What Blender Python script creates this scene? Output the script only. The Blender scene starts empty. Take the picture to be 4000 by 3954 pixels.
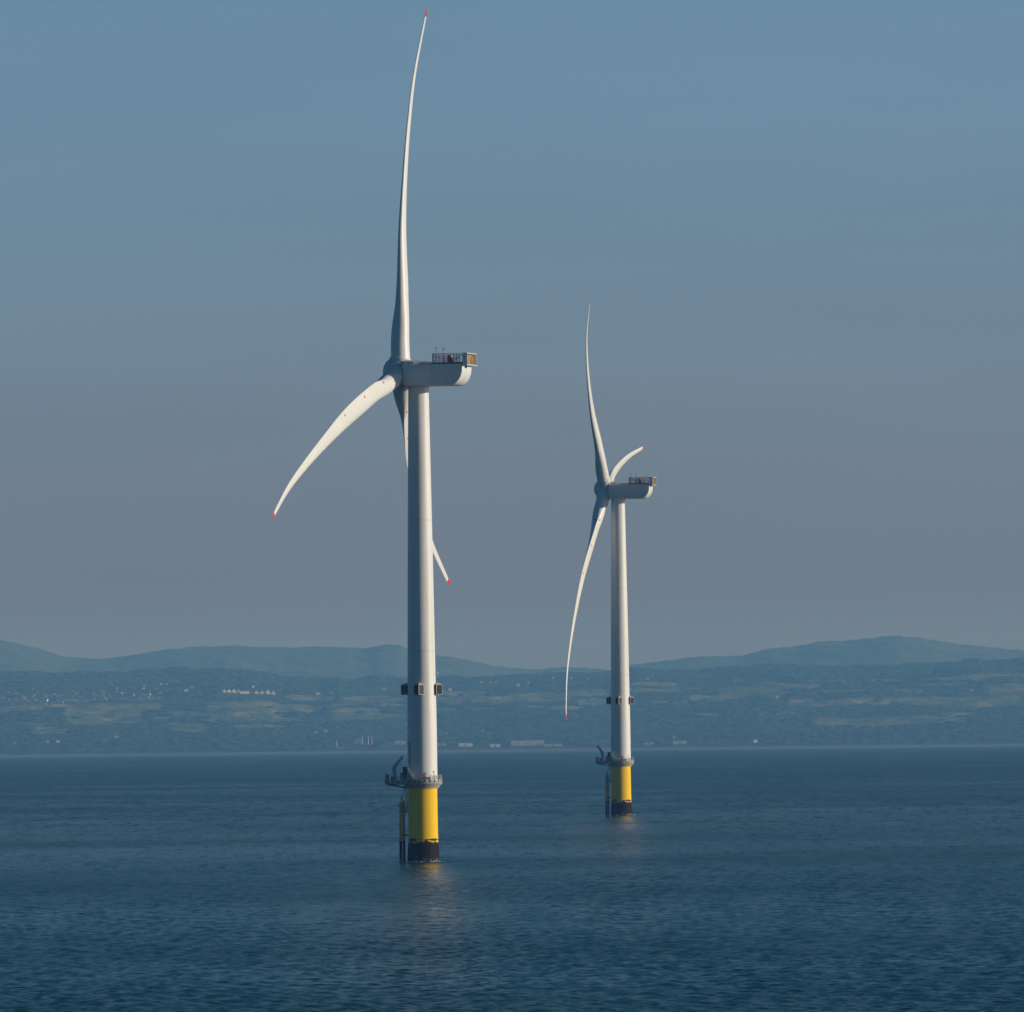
import bpy, bmesh, math, random
import numpy as np
from mathutils import Vector, Matrix, noise

random.seed(7)
S = bpy.context.scene
COL = S.collection
R_EARTH = 6371000.0
F_PX = 33800.0                       # focal length in photograph pixels (4000 wide)
CAM_H, PITCH, ROLL = 30.33, 0.0253, 0.0111

# ------------------------------------------------------------------ camera
cd = bpy.data.cameras.new("camera")
cam = bpy.data.objects.new("camera", cd)
COL.objects.link(cam)
cd.sensor_width = 36.0
cd.sensor_fit = 'HORIZONTAL'
cd.lens = 36.0 * F_PX / 4000.0
cd.clip_start = 5.0
cd.clip_end = 90000.0
cam.matrix_world = (Matrix.Translation((0, 0, CAM_H)) @ Matrix.Rotation(math.pi / 2 + PITCH, 4, 'X')
                    @ Matrix.Rotation(-ROLL, 4, 'Z'))
S.camera = cam

# ------------------------------------------------------------------ world and sun
SUN_EL = math.radians(12.5)
SUN_AZ = math.radians(94.5)          # clockwise from +Y : the sun stands to the right
SKY_STRENGTH = 0.075
world = bpy.data.worlds.new("World")
S.world = world
world.use_nodes = True
nt = world.node_tree
nt.nodes.clear()
sky = nt.nodes.new('ShaderNodeTexSky')
sky.sky_type = 'NISHITA'
sky.sun_disc = False
sky.sun_elevation = SUN_EL
sky.sun_rotation = SUN_AZ
sky.altitude = 0
sky.air_density = 1.0
sky.dust_density = 1.0
sky.ozone_density = 3.0
bg = nt.nodes.new('ShaderNodeBackground')
bg.inputs['Strength'].default_value = SKY_STRENGTH
wo = nt.nodes.new('ShaderNodeOutputWorld')
tint = nt.nodes.new('ShaderNodeMix')
tint.data_type = 'RGBA'
tint.blend_type = 'MULTIPLY'
tint.inputs[0].default_value = 1.0
tc = nt.nodes.new('ShaderNodeTexCoord')
sep = nt.nodes.new('ShaderNodeSeparateXYZ')
nt.links.new(tc.outputs['Generated'], sep.inputs[0])
ramp = nt.nodes.new('ShaderNodeValToRGB')
ramp.color_ramp.elements[0].position = 0.0
ramp.color_ramp.elements[0].color = (0.82, 0.83, 1.84, 1)
ramp.color_ramp.elements[1].position = 0.30
ramp.color_ramp.elements[1].color = (0.05, 0.32, 0.47, 1)
e = ramp.color_ramp.elements.new(0.09)
e.color = (0.90, 1.18, 1.70, 1)
e = ramp.color_ramp.elements.new(0.145)
e.color = (0.18, 0.62, 0.88, 1)
e = ramp.color_ramp.elements.new(0.045)
e.color = (0.86, 1.07, 1.86, 1)
nt.links.new(sep.outputs['Z'], ramp.inputs[0])
nt.links.new(sky.outputs[0], tint.inputs[6])
nt.links.new(ramp.outputs[0], tint.inputs[7])
# faint unevenness of the air: long thin veils, two or three per cent
vm = nt.nodes.new('ShaderNodeMapping')
vm.inputs['Scale'].default_value = (9, 9, 60)
vn = nt.nodes.new('ShaderNodeTexNoise')
vn.inputs['Scale'].default_value = 1.0
vn.inputs['Detail'].default_value = 4
vr = nt.nodes.new('ShaderNodeMapRange')
vr.inputs['From Min'].default_value = 0.3
vr.inputs['From Max'].default_value = 0.7
vr.inputs['To Min'].default_value = 0.955
vr.inputs['To Max'].default_value = 1.045
vx = nt.nodes.new('ShaderNodeMix')
vx.data_type = 'RGBA'
vx.blend_type = 'MULTIPLY'
vx.inputs[0].default_value = 1.0
nt.links.new(tc.outputs['Generated'], vm.inputs[0])
nt.links.new(vm.outputs[0], vn.inputs['Vector'])
nt.links.new(vn.outputs[0], vr.inputs[0])
nt.links.new(tint.outputs[2], vx.inputs[6])
nt.links.new(vr.outputs[0], vx.inputs[7])
nt.links.new(vx.outputs[2], bg.inputs['Color'])
nt.links.new(bg.outputs[0], wo.inputs[0])

sd = bpy.data.lights.new("sun", 'SUN')
sun = bpy.data.objects.new("sun", sd)
COL.objects.link(sun)
sd.energy = 3.45
sd.angle = math.radians(0.53)
sd.color = (1.0, 0.92, 0.81)
sdir = Vector((math.sin(SUN_AZ) * math.cos(SUN_EL), math.cos(SUN_AZ) * math.cos(SUN_EL), math.sin(SUN_EL)))
sun.rotation_euler = sdir.to_track_quat('Z', 'Y').to_euler()
sun.location = (500, 1500, 300)

S.view_settings.view_transform = 'Standard'
S.view_settings.look = 'None'
S.view_settings.exposure = 0.0
S.view_settings.gamma = 1.0
S.view_settings.use_curve_mapping = False
S.render.engine = 'CYCLES'
S.cycles.max_bounces = 6
S.cycles.volume_bounces = 0
S.cycles.use_denoising = True


# ------------------------------------------------------------------ materials
def new_mat(name):
    m = bpy.data.materials.new(name)
    m.use_nodes = True
    return m, m.node_tree, m.node_tree.nodes['Principled BSDF']


def N(t, kind, **kw):
    n = t.nodes.new(kind)
    for k, v in kw.items():
        setattr(n, k, v)
    return n


def plain(name, col, rough=0.6, metal=0.0, var=0.12, scale=1.5, spec=0.3):
    """paint or metal with faint mottling and streaks of weathering"""
    m, t, b = new_mat(name)
    co = N(t, 'ShaderNodeTexCoord')
    mp = N(t, 'ShaderNodeMapping')
    mp.inputs['Scale'].default_value = (1, 1, 0.3)
    nz = N(t, 'ShaderNodeTexNoise')
    nz.inputs['Scale'].default_value = scale
    nz.inputs['Detail'].default_value = 4
    mx = N(t, 'ShaderNodeMix', data_type='RGBA')
    mx.inputs[6].default_value = tuple(c * (1 - var) for c in col) + (1,)
    mx.inputs[7].default_value = tuple(min(1, c * (1 + var * 0.5)) for c in col) + (1,)
    t.links.new(co.outputs['Object'], mp.inputs[0])
    t.links.new(mp.outputs[0], nz.inputs['Vector'])
    t.links.new(nz.outputs[0], mx.inputs[0])
    t.links.new(mx.outputs[2], b.inputs['Base Color'])
    b.inputs['Roughness'].default_value = rough
    b.inputs['Metallic'].default_value = metal
    b.inputs['Specular IOR Level'].default_value = spec
    return m


M_WHITE = plain('white_paint', (0.78, 0.77, 0.74), 0.45, var=0.05, scale=0.35)
M_NAC = plain('nacelle_paint', (0.76, 0.76, 0.73), 0.45, var=0.06, scale=0.6)
M_RED = plain('red_paint', (0.75, 0.02, 0.03), 0.5)
M_RED2 = plain('red_rail_paint', (0.50, 0.06, 0.03), 0.5)
M_DARK = plain('dark_steel', (0.05, 0.055, 0.06), 0.6)
M_BLACK = plain('black_panel', (0.012, 0.012, 0.014), 0.6)
M_GREY = plain('grey_steel', (0.32, 0.32, 0.31), 0.55, var=0.2)
M_GALV = plain('galvanised_steel', (0.50, 0.50, 0.48), 0.5, var=0.2)
M_CONC = plain('deck_edge_grey', (0.42, 0.39, 0.36), 0.8, var=0.3, scale=2.0)
M_TAN = plain('cooler_mesh_tan', (0.42, 0.36, 0.24), 0.8, var=0.2, scale=4)
M_GREENGREY = plain('crane_green_grey', (0.46, 0.50, 0.42), 0.5)
M_ORANGE = plain('orange_gear', (0.85, 0.25, 0.02), 0.6)
M_PIPE = plain('yellow_tube_paint', (0.90, 0.52, 0.0), 0.5, var=0.2, spec=0.1)
M_RUSTY = plain('rust_brown_tube', (0.60, 0.30, 0.03), 0.7, var=0.35, scale=1.0)


def tower_mat():
    """white tower paint: can seams and faint run-off streaks"""
    m, t, b = new_mat('tower_paint')
    co = N(t, 'ShaderNodeTexCoord')
    mp = N(t, 'ShaderNodeMapping')
    mp.inputs['Scale'].default_value = (1.6, 1.6, 0.03)
    nz = N(t, 'ShaderNodeTexNoise')
    nz.inputs['Scale'].default_value = 1.0
    nz.inputs['Detail'].default_value = 5
    t.links.new(co.outputs['Object'], mp.inputs[0])
    t.links.new(mp.outputs[0], nz.inputs['Vector'])
    mx = N(t, 'ShaderNodeMix', data_type='RGBA')
    mx.inputs[6].default_value = (0.70, 0.68, 0.64, 1)
    mx.inputs[7].default_value = (0.80, 0.79, 0.77, 1)
    cr = N(t, 'ShaderNodeValToRGB')
    cr.color_ramp.elements[0].position = 0.35
    cr.color_ramp.elements[1].position = 0.55
    t.links.new(nz.outputs[0], cr.inputs[0])
    t.links.new(cr.outputs[0], mx.inputs[0])
    t.links.new(mx.outputs[2], b.inputs['Base Color'])
    b.inputs['Roughness'].default_value = 0.42
    b.inputs['Specular IOR Level'].default_value = 0.35
    return m


M_TOWER = tower_mat()


def blade_mat():
    """white gelcoat with round red marks near the trailing edge"""
    m, t, b = new_mat('blade_gelcoat')
    co = N(t, 'ShaderNodeTexCoord')
    last = None
    for (y, z) in MARKS:
        d = N(t, 'ShaderNodeVectorMath', operation='MULTIPLY')
        d.inputs[1].default_value = (0, 1, 1)
        s = N(t, 'ShaderNodeVectorMath', operation='DISTANCE')
        s.inputs[1].default_value = (0, y, z)
        c = N(t, 'ShaderNodeMath', operation='LESS_THAN')
        c.inputs[1].default_value = 0.28
        t.links.new(co.outputs['Object'], d.inputs[0])
        t.links.new(d.outputs[0], s.inputs[0])
        t.links.new(s.outputs['Value'], c.inputs[0])
        if last is None:
            last = c
        else:
            a = N(t, 'ShaderNodeMath', operation='MAXIMUM')
            t.links.new(last.outputs[0], a.inputs[0])
            t.links.new(c.outputs[0], a.inputs[1])
            last = a
    nz = N(t, 'ShaderNodeTexNoise')
    nz.inputs['Scale'].default_value = 0.25
    nz.inputs['Detail'].default_value = 4
    t.links.new(co.outputs['Object'], nz.inputs['Vector'])
    base = N(t, 'ShaderNodeMix', data_type='RGBA')
    base.inputs[6].default_value = (0.74, 0.73, 0.69, 1)
    base.inputs[7].default_value = (0.82, 0.81, 0.78, 1)
    t.links.new(nz.outputs[0], base.inputs[0])
    mx = N(t, 'ShaderNodeMix', data_type='RGBA')
    mx.inputs[7].default_value = (0.70, 0.02, 0.02, 1)
    t.links.new(last.outputs[0], mx.inputs[0])
    t.links.new(base.outputs[2], mx.inputs[6])
    t.links.new(mx.outputs[2], b.inputs['Base Color'])
    b.inputs['Roughness'].default_value = 0.4
    b.inputs['Specular IOR Level'].default_value = 0.35
    return m


def pile_mat():
    """yellow paint; ragged dark growth and a band of drips above the water"""
    m, t, b = new_mat('yellow_pile_paint')
    co = N(t, 'ShaderNodeTexCoord')
    sp = N(t, 'ShaderNodeSeparateXYZ')
    t.links.new(co.outputs['Object'], sp.inputs[0])
    mp = N(t, 'ShaderNodeMapping')
    mp.inputs['Scale'].default_value = (1, 1, 0.25)
    t.links.new(co.outputs['Object'], mp.inputs[0])
    nz = N(t, 'ShaderNodeTexNoise')
    nz.inputs['Scale'].default_value = 2.2
    nz.inputs['Detail'].default_value = 6
    t.links.new(mp.outputs[0], nz.inputs['Vector'])
    # growth: z < 4.55 + (noise-.5)*2
    a = N(t, 'ShaderNodeMath', operation='MULTIPLY_ADD')
    a.inputs[1].default_value = 3.6
    a.inputs[2].default_value = 2.8
    t.links.new(nz.outputs[0], a.inputs[0])
    lt = N(t, 'ShaderNodeMath', operation='LESS_THAN')
    t.links.new(sp.outputs['Z'], lt.inputs[0])
    t.links.new(a.outputs[0], lt.inputs[1])
    # drip band around z = 5.0
    nz2 = N(t, 'ShaderNodeTexNoise')
    nz2.inputs['Scale'].default_value = 0.55
    nz2.inputs['Detail'].default_value = 8
    nz2.inputs['Roughness'].default_value = 0.75
    t.links.new(mp.outputs[0], nz2.inputs['Vector'])
    dz = N(t, 'ShaderNodeMath', operation='SUBTRACT')
    dz.inputs[1].default_value = 5.02
    t.links.new(sp.outputs['Z'], dz.inputs[0])
    ab = N(t, 'ShaderNodeMath', operation='ABSOLUTE')
    t.links.new(dz.outputs[0], ab.inputs[0])
    wd = N(t, 'ShaderNodeMath', operation='MULTIPLY_ADD')
    wd.inputs[1].default_value = 2.2
    wd.inputs[2].default_value = -0.98
    t.links.new(nz2.outputs[0], wd.inputs[0])
    lt2 = N(t, 'ShaderNodeMath', operation='LESS_THAN')
    t.links.new(ab.outputs[0], lt2.inputs[0])
    t.links.new(wd.outputs[0], lt2.inputs[1])
    mxm = N(t, 'ShaderNodeMath', operation='MAXIMUM')
    t.links.new(lt.outputs[0], mxm.inputs[0])
    t.links.new(lt2.outputs[0], mxm.inputs[1])
    st = N(t, 'ShaderNodeTexNoise')
    st.inputs['Scale'].default_value = 0.8
    st.inputs['Detail'].default_value = 4
    t.links.new(mp.outputs[0], st.inputs['Vector'])
    yl = N(t, 'ShaderNodeMix', data_type='RGBA')
    yl.inputs[6].default_value = (0.90, 0.54, 0.0, 1)
    yl.inputs[7].default_value = (0.97, 0.62, 0.0, 1)
    t.links.new(st.outputs[0], yl.inputs[0])
    mx = N(t, 'ShaderNodeMix', data_type='RGBA')
    mx.inputs[7].default_value = (0.02, 0.014, 0.008, 1)
    t.links.new(mxm.outputs[0], mx.inputs[0])
    t.links.new(yl.outputs[2], mx.inputs[6])
    t.links.new(mx.outputs[2], b.inputs['Base Color'])
    b.inputs['Roughness'].default_value = 0.6
    b.inputs['Specular IOR Level'].default_value = 0.12
    return m


def growth_mat():
    m, t, b = new_mat('marine_growth')
    co = N(t, 'ShaderNodeTexCoord')
    nz = N(t, 'ShaderNodeTexNoise')
    nz.inputs['Scale'].default_value = 2.0
    nz.inputs['Detail'].default_value = 6
    t.links.new(co.outputs['Object'], nz.inputs['Vector'])
    mx = N(t, 'ShaderNodeMix', data_type='RGBA')
    mx.inputs[6].default_value = (0.006, 0.004, 0.003, 1)
    mx.inputs[7].default_value = (0.030, 0.018, 0.008, 1)
    t.links.new(nz.outputs[0], mx.inputs[0])
    # pale barnacles and wet glints low down
    v = N(t, 'ShaderNodeTexNoise')
    v.inputs['Scale'].default_value = 2.6
    v.inputs['Detail'].default_value = 3
    v.inputs['Roughness'].default_value = 0.7
    t.links.new(co.outputs['Object'], v.inputs['Vector'])
    sp = N(t, 'ShaderNodeSeparateXYZ')
    t.links.new(co.outputs['Object'], sp.inputs[0])
    mr = N(t, 'ShaderNodeMapRange')
    mr.inputs['From Min'].default_value = 0.2
    mr.inputs['From Max'].default_value = 2.4
    mr.inputs['To Min'].default_value = 0.57
    mr.inputs['To Max'].default_value = 0.80
    t.links.new(sp.outputs['Z'], mr.inputs[0])
    gt = N(t, 'ShaderNodeMath', operation='GREATER_THAN')
    t.links.new(v.outputs[0], gt.inputs[0])
    t.links.new(mr.outputs[0], gt.inputs[1])
    mx2 = N(t, 'ShaderNodeMix', data_type='RGBA')
    mx2.inputs[7].default_value = (0.55, 0.45, 0.36, 1)
    t.links.new(gt.outputs[0], mx2.inputs[0])
    t.links.new(mx.outputs[2], mx2.inputs[6])
    t.links.new(mx2.outputs[2], b.inputs['Base Color'])
    bp = N(t, 'ShaderNodeBump')
    bp.inputs['Strength'].default_value = 0.6
    bp.inputs['Distance'].default_value = 0.2
    t.links.new(nz.outputs[0], bp.inputs['Height'])
    t.links.new(bp.outputs[0], b.inputs['Normal'])
    b.inputs['Roughness'].default_value = 0.7
    b.inputs['Specular IOR Level'].default_value = 0.08
    return m


def sea_mat():
    m, t, b = new_mat('sea_water')
    g = N(t, 'ShaderNodeNewGeometry')
    acc = None
    # (wavelength-ish scale, slope amplitude, stretch across the wind)
    for sc, amp, st in ((1.6, 0.10, 1.0), (0.7, 0.22, 0.85), (0.16, 0.12, 0.8)):
        mp = N(t, 'ShaderNodeMapping')
        mp.inputs['Scale'].default_value = (sc * st, sc, sc)
        mp.inputs['Rotation'].default_value = (0, 0, 0.25)
        t.links.new(g.outputs['Position'], mp.inputs[0])
        nz = N(t, 'ShaderNodeTexNoise')
        nz.inputs['Scale'].default_value = 1.0
        nz.inputs['Detail'].default_value = 2.0
        t.links.new(mp.outputs[0], nz.inputs['Vector'])
        sb = N(t, 'ShaderNodeVectorMath', operation='SUBTRACT')
        sb.inputs[1].default_value = (0.5, 0.5, 0.5)
        t.links.new(nz.outputs['Color'], sb.inputs[0])
        ml = N(t, 'ShaderNodeVectorMath', operation='MULTIPLY')
        ml.inputs[1].default_value = (amp, amp * 1.3, 0)
        t.links.new(sb.outputs[0], ml.inputs[0])
        if acc is None:
            acc = ml
        else:
            ad = N(t, 'ShaderNodeVectorMath', operation='ADD')
            t.links.new(acc.outputs[0], ad.inputs[0])
            t.links.new(ml.outputs[0], ad.inputs[1])
            acc = ad
    # wave groups farther out, where one sees crests only: long towards the viewer, growing as the mesh waves fade
    pz = N(t, 'ShaderNodeSeparateXYZ')
    t.links.new(g.outputs['Position'], pz.inputs[0])
    lo = N(t, 'ShaderNodeMapRange')
    lo.inputs['From Min'].default_value = 1100
    lo.inputs['From Max'].default_value = 3200
    t.links.new(pz.outputs['Y'], lo.inputs[0])
    for sx, sy, amp in ((0.85, 0.06, .50), (0.40, 0.030, .48), (0.16, 0.008, .20)):
        mp = N(t, 'ShaderNodeMapping')
        mp.inputs['Scale'].default_value = (sx, sy, 1)
        t.links.new(g.outputs['Position'], mp.inputs[0])
        nz = N(t, 'ShaderNodeTexNoise')
        nz.inputs['Scale'].default_value = 1.0
        nz.inputs['Detail'].default_value = 3.0
        t.links.new(mp.outputs[0], nz.inputs['Vector'])
        sb = N(t, 'ShaderNodeVectorMath', operation='SUBTRACT')
        sb.inputs[1].default_value = (0.5, 0.5, 0.5)
        t.links.new(nz.outputs['Color'], sb.inputs[0])
        ml = N(t, 'ShaderNodeVectorMath', operation='MULTIPLY')
        ml.inputs[1].default_value = (amp * .5, amp, 0)
        t.links.new(sb.outputs[0], ml.inputs[0])
        sc_ = N(t, 'ShaderNodeVectorMath', operation='SCALE')
        t.links.new(ml.outputs[0], sc_.inputs[0])
        t.links.new(lo.outputs[0], sc_.inputs['Scale'])
        a2 = N(t, 'ShaderNodeVectorMath', operation='ADD')
        t.links.new(acc.outputs[0], a2.inputs[0])
        t.links.new(sc_.outputs[0], a2.inputs[1])
        acc = a2
    ad = N(t, 'ShaderNodeVectorMath', operation='ADD')
    t.links.new(g.outputs['Normal'], ad.inputs[1])
    t.links.new(acc.outputs[0], ad.inputs[0])
    nm = N(t, 'ShaderNodeVectorMath', operation='NORMALIZE')
    t.links.new(ad.outputs[0], nm.inputs[0])
    t.links.new(nm.outputs[0], b.inputs['Normal'])
    # slow patches of rougher and smoother water
    pt = N(t, 'ShaderNodeTexNoise')
    pt.inputs['Scale'].default_value = 0.004
    pt.inputs['Detail'].default_value = 3
    t.links.new(g.outputs['Position'], pt.inputs['Vector'])
    mr = N(t, 'ShaderNodeMapRange')
    mr.inputs['From Min'].default_value = 0.35
    mr.inputs['From Max'].default_value = 0.65
    mr.inputs['To Min'].default_value = 0.21
    mr.inputs['To Max'].default_value = 0.27
    t.links.new(pt.outputs[0], mr.inputs[0])
    # the mesh carries the waves near by; farther out they are too small for it and become roughness
    py = N(t, 'ShaderNodeSeparateXYZ')
    t.links.new(g.outputs['Position'], py.inputs[0])
    lod = N(t, 'ShaderNodeMapRange')
    lod.inputs['From Min'].default_value = 1300
    lod.inputs['From Max'].default_value = 6000
    lod.inputs['To Min'].default_value = 0.0
    lod.inputs['To Max'].default_value = 0.08
    t.links.new(py.outputs['Y'], lod.inputs[0])
    rs_ = N(t, 'ShaderNodeMath', operation='ADD')
    t.links.new(mr.outputs[0], rs_.inputs[0])
    t.links.new(lod.outputs[0], rs_.inputs[1])
    t.links.new(rs_.outputs[0], b.inputs['Roughness'])
    mx = N(t, 'ShaderNodeMix', data_type='RGBA')
    mx.inputs[6].default_value = (0.0, 0.026, 0.032, 1)
    mx.inputs[7].default_value = (0.0, 0.038, 0.042, 1)
    t.links.new(pt.outputs[0], mx.inputs[0])
    t.links.new(mx.outputs[2], b.inputs['Base Color'])
    b.inputs['IOR'].default_value = 1.33
    return m


def land_mat():
    """farmland: pasture, stubble and hedged woods by cell, moor on the far ridge"""
    m, t, b = new_mat('farmland')
    g = N(t, 'ShaderNodeNewGeometry')
    sc = N(t, 'ShaderNodeMapping')
    sc.inputs['Scale'].default_value = (1 / 190.0, 1 / 330.0, 0)
    wob = N(t, 'ShaderNodeTexNoise')
    wob.inputs['Scale'].default_value = 0.004
    t.links.new(g.outputs['Position'], wob.inputs['Vector'])
    wm = N(t, 'ShaderNodeVectorMath', operation='MULTIPLY')
    wm.inputs[1].default_value = (150, 150, 0)
    t.links.new(wob.outputs['Color'], wm.inputs[0])
    wa = N(t, 'ShaderNodeVectorMath', operation='ADD')
    t.links.new(g.outputs['Position'], wa.inputs[0])
    t.links.new(wm.outputs[0], wa.inputs[1])
    t.links.new(wa.outputs[0], sc.inputs[0])
    vo = N(t, 'ShaderNodeTexVoronoi', voronoi_dimensions='2D')
    t.links.new(sc.outputs[0], vo.inputs['Vector'])
    ve = N(t, 'ShaderNodeTexVoronoi', voronoi_dimensions='2D', feature='DISTANCE_TO_EDGE')
    t.links.new(sc.outputs[0], ve.inputs['Vector'])
    hg = N(t, 'ShaderNodeMapRange')
    hg.inputs['From Min'].default_value = 0.035
    hg.inputs['From Max'].default_value = 0.06
    t.links.new(ve.outputs['Distance'], hg.inputs[0])
    sp = N(t, 'ShaderNodeSeparateColor')
    t.links.new(vo.outputs['Color'], sp.inputs[0])
    cr = N(t, 'ShaderNodeValToRGB')
    cr.color_ramp.interpolation = 'CONSTANT'
    el = cr.color_ramp.elements
    el[0].position = 0
    el[0].color = (0.10, 0.16, 0.065, 1)
    el[1].position = 0.25
    el[1].color = (0.14, 0.20, 0.075, 1)
    for p, c in ((0.45, (0.18, 0.22, 0.095, 1)), (0.62, (0.21, 0.23, 0.11, 1)),
                 (0.76, (0.25, 0.235, 0.14, 1)), (0.88, (0.31, 0.27, 0.18, 1))):
        k = el.new(p)
        k.color = c
    t.links.new(sp.outputs[0], cr.inputs[0])
    nz = N(t, 'ShaderNodeTexNoise')
    nz.inputs['Scale'].default_value = 0.02
    nz.inputs['Detail'].default_value = 5
    t.links.new(g.outputs['Position'], nz.inputs['Vector'])
    mr = N(t, 'ShaderNodeMapRange')
    mr.inputs['To Min'].default_value = 0.7
    mr.inputs['To Max'].default_value = 1.3
    t.links.new(nz.outputs[0], mr.inputs[0])
    ml = N(t, 'ShaderNodeMix', data_type='RGBA', blend_type='MULTIPLY')
    ml.inputs[0].default_value = 1
    t.links.new(cr.outputs[0], ml.inputs[6])
    t.links.new(mr.outputs[0], ml.inputs[7])
    # woodland floor outside the cleared fields
    at = N(t, 'ShaderNodeAttribute', attribute_name='field')
    wf = N(t, 'ShaderNodeMix', data_type='RGBA')
    wf.inputs[6].default_value = (0.022, 0.042, 0.020, 1)
    hf_ = N(t, 'ShaderNodeMath', operation='MULTIPLY')
    t.links.new(at.outputs['Fac'], hf_.inputs[0])
    t.links.new(hg.outputs[0], hf_.inputs[1])
    t.links.new(hf_.outputs[0], wf.inputs[0])
    t.links.new(ml.outputs[2], wf.inputs[7])
    ml = wf
    # moorland beyond y = 27.5 km
    py = N(t, 'ShaderNodeSeparateXYZ')
    t.links.new(g.outputs['Position'], py.inputs[0])
    my = N(t, 'ShaderNodeMapRange')
    my.inputs['From Min'].default_value = 26200
    my.inputs['From Max'].default_value = 28500
    t.links.new(py.outputs['Y'], my.inputs[0])
    moor = N(t, 'ShaderNodeMix', data_type='RGBA')
    moor.inputs[6].default_value = (0.030, 0.055, 0.030, 1)
    moor.inputs[7].default_value = (0.12, 0.12, 0.07, 1)
    nm = N(t, 'ShaderNodeTexNoise')
    nm.inputs['Scale'].default_value = 0.0016
    nm.inputs['Detail'].default_value = 5
    t.links.new(g.outputs['Position'], nm.inputs['Vector'])
    t.links.new(nm.outputs[0], moor.inputs[0])
    fin = N(t, 'ShaderNodeMix', data_type='RGBA')
    t.links.new(my.outputs[0], fin.inputs[0])
    t.links.new(ml.outputs[2], fin.inputs[6])
    t.links.new(moor.outputs[2], fin.inputs[7])
    t.links.new(fin.outputs[2], b.inputs['Base Color'])
    b.inputs['Roughness'].default_value = 0.95
    b.inputs['Specular IOR Level'].default_value = 0.1
    return m


# ------------------------------------------------------------------ mesh builder
class MB:
    def __init__(self):
        self.v, self.f = [], []

    def add(self, vs, fs):
        o = len(self.v)
        self.v += [tuple(p) for p in vs]
        self.f += [tuple(i + o for i in q) for q in fs]
        return self

    def box(self, c, s, rz=0.0, M=None):
        x, y, z = s[0] / 2, s[1] / 2, s[2] / 2
        m = Matrix.Translation(c) @ Matrix.Rotation(rz, 4, 'Z')
        if M is not None:
            m = M @ m
        vs = [m @ Vector((a * x, b_ * y, d * z)) for a in (-1, 1) for b_ in (-1, 1) for d in (-1, 1)]
        return self.add(vs, [(0, 1, 3, 2), (4, 6, 7, 5), (0, 4, 5, 1), (2, 3, 7, 6), (0, 2, 6, 4), (1, 5, 7, 3)])

    def tube(self, p0, p1, r0, r1=None, n=8, cap=True):
        r1 = r0 if r1 is None else r1
        p0, p1 = Vector(p0), Vector(p1)
        q = (p1 - p0).to_track_quat('Z', 'Y')
        vs = []
        for p, r in ((p0, r0), (p1, r1)):
            for i in range(n):
                a = 2 * math.pi * i / n
                vs.append(p + q @ Vector((r * math.cos(a), r * math.sin(a), 0)))
        fs = [(i, (i + 1) % n, n + (i + 1) % n, n + i) for i in range(n)]
        if cap:
            fs += [tuple(range(n - 1, -1, -1)), tuple(range(n, 2 * n))]
        return self.add(vs, fs)

    def path(self, pts, r, n=8):
        for a, b_ in zip(pts[:-1], pts[1:]):
            self.tube(a, b_, r, n=n)
        return self

    def lathe(self, prof, n=64, axis='Z', capends=True):
        vs = []
        for (h, r) in prof:
            for i in range(n):
                a = 2 * math.pi * i / n
                c, s = r * math.cos(a), r * math.sin(a)
                vs.append((c, s, h) if axis == 'Z' else (h, c, s))
        fs = []
        for k in range(len(prof) - 1):
            for i in range(n):
                j = (i + 1) % n
                fs.append((k * n + i, k * n + j, (k + 1) * n + j, (k + 1) * n + i))
        if capends:
            fs.append(tuple(range(n - 1, -1, -1)))
            fs.append(tuple(range((len(prof) - 1) * n, len(prof) * n)))
        return self.add(vs, fs)

    def prism(self, poly, z0, z1, plane='XY'):
        n = len(poly)
        if plane == 'XY':
            vs = [(p[0], p[1], z0) for p in poly] + [(p[0], p[1], z1) for p in poly]
        else:                                       # poly in XZ, extruded along Y
            vs = [(p[0], z0, p[1]) for p in poly] + [(p[0], z1, p[1]) for p in poly]
        fs = [tuple(range(n - 1, -1, -1)), tuple(range(n, 2 * n))]
        fs += [(i, (i + 1) % n, n + (i + 1) % n, n + i) for i in range(n)]
        return self.add(vs, fs)

    def build(self, name, mat, parent=None, smooth=None, bevel=0.0):
        me = bpy.data.meshes.new(name)
        me.from_pydata(self.v, [], self.f)
        bm = bmesh.new()
        bm.from_mesh(me)
        bmesh.ops.recalc_face_normals(bm, faces=bm.faces)
        if bevel > 0:
            ed = [e_ for e_ in bm.edges if len(e_.link_faces) == 2 and e_.calc_face_angle(0) > 0.5]
            bmesh.ops.bevel(bm, geom=ed, offset=bevel, segments=3, profile=0.5, affect='EDGES', clamp_overlap=True)
        bm.to_mesh(me)
        bm.free()
        if smooth is not None:
            me.polygons.foreach_set('use_smooth', [True] * len(me.polygons))
            me.set_sharp_from_angle(angle=math.radians(smooth))
        me.materials.append(mat)
        o = bpy.data.objects.new(name, me)
        COL.objects.link(o)
        if parent is not None:
            o.parent = parent
        return o


def build_each(mb, name, mat, parent=None, **kw):
    """every separate piece of the builder becomes a part of its own"""
    par = list(range(len(mb.v)))

    def find(i):
        while par[i] != i:
            par[i] = par[par[i]]
            i = par[i]
        return i
    for f in mb.f:
        for i in f[1:]:
            par[find(i)] = find(f[0])
    groups = {}
    for f in mb.f:
        groups.setdefault(find(f[0]), []).append(f)
    out = []
    for fs in groups.values():
        idx = sorted({i for f in fs for i in f})
        mp = {j: k for k, j in enumerate(idx)}
        m = MB()
        m.v = [mb.v[i] for i in idx]
        m.f = [tuple(mp[i] for i in f) for f in fs]
        out.append(m.build(name, mat, parent, **kw))
    return out


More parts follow.
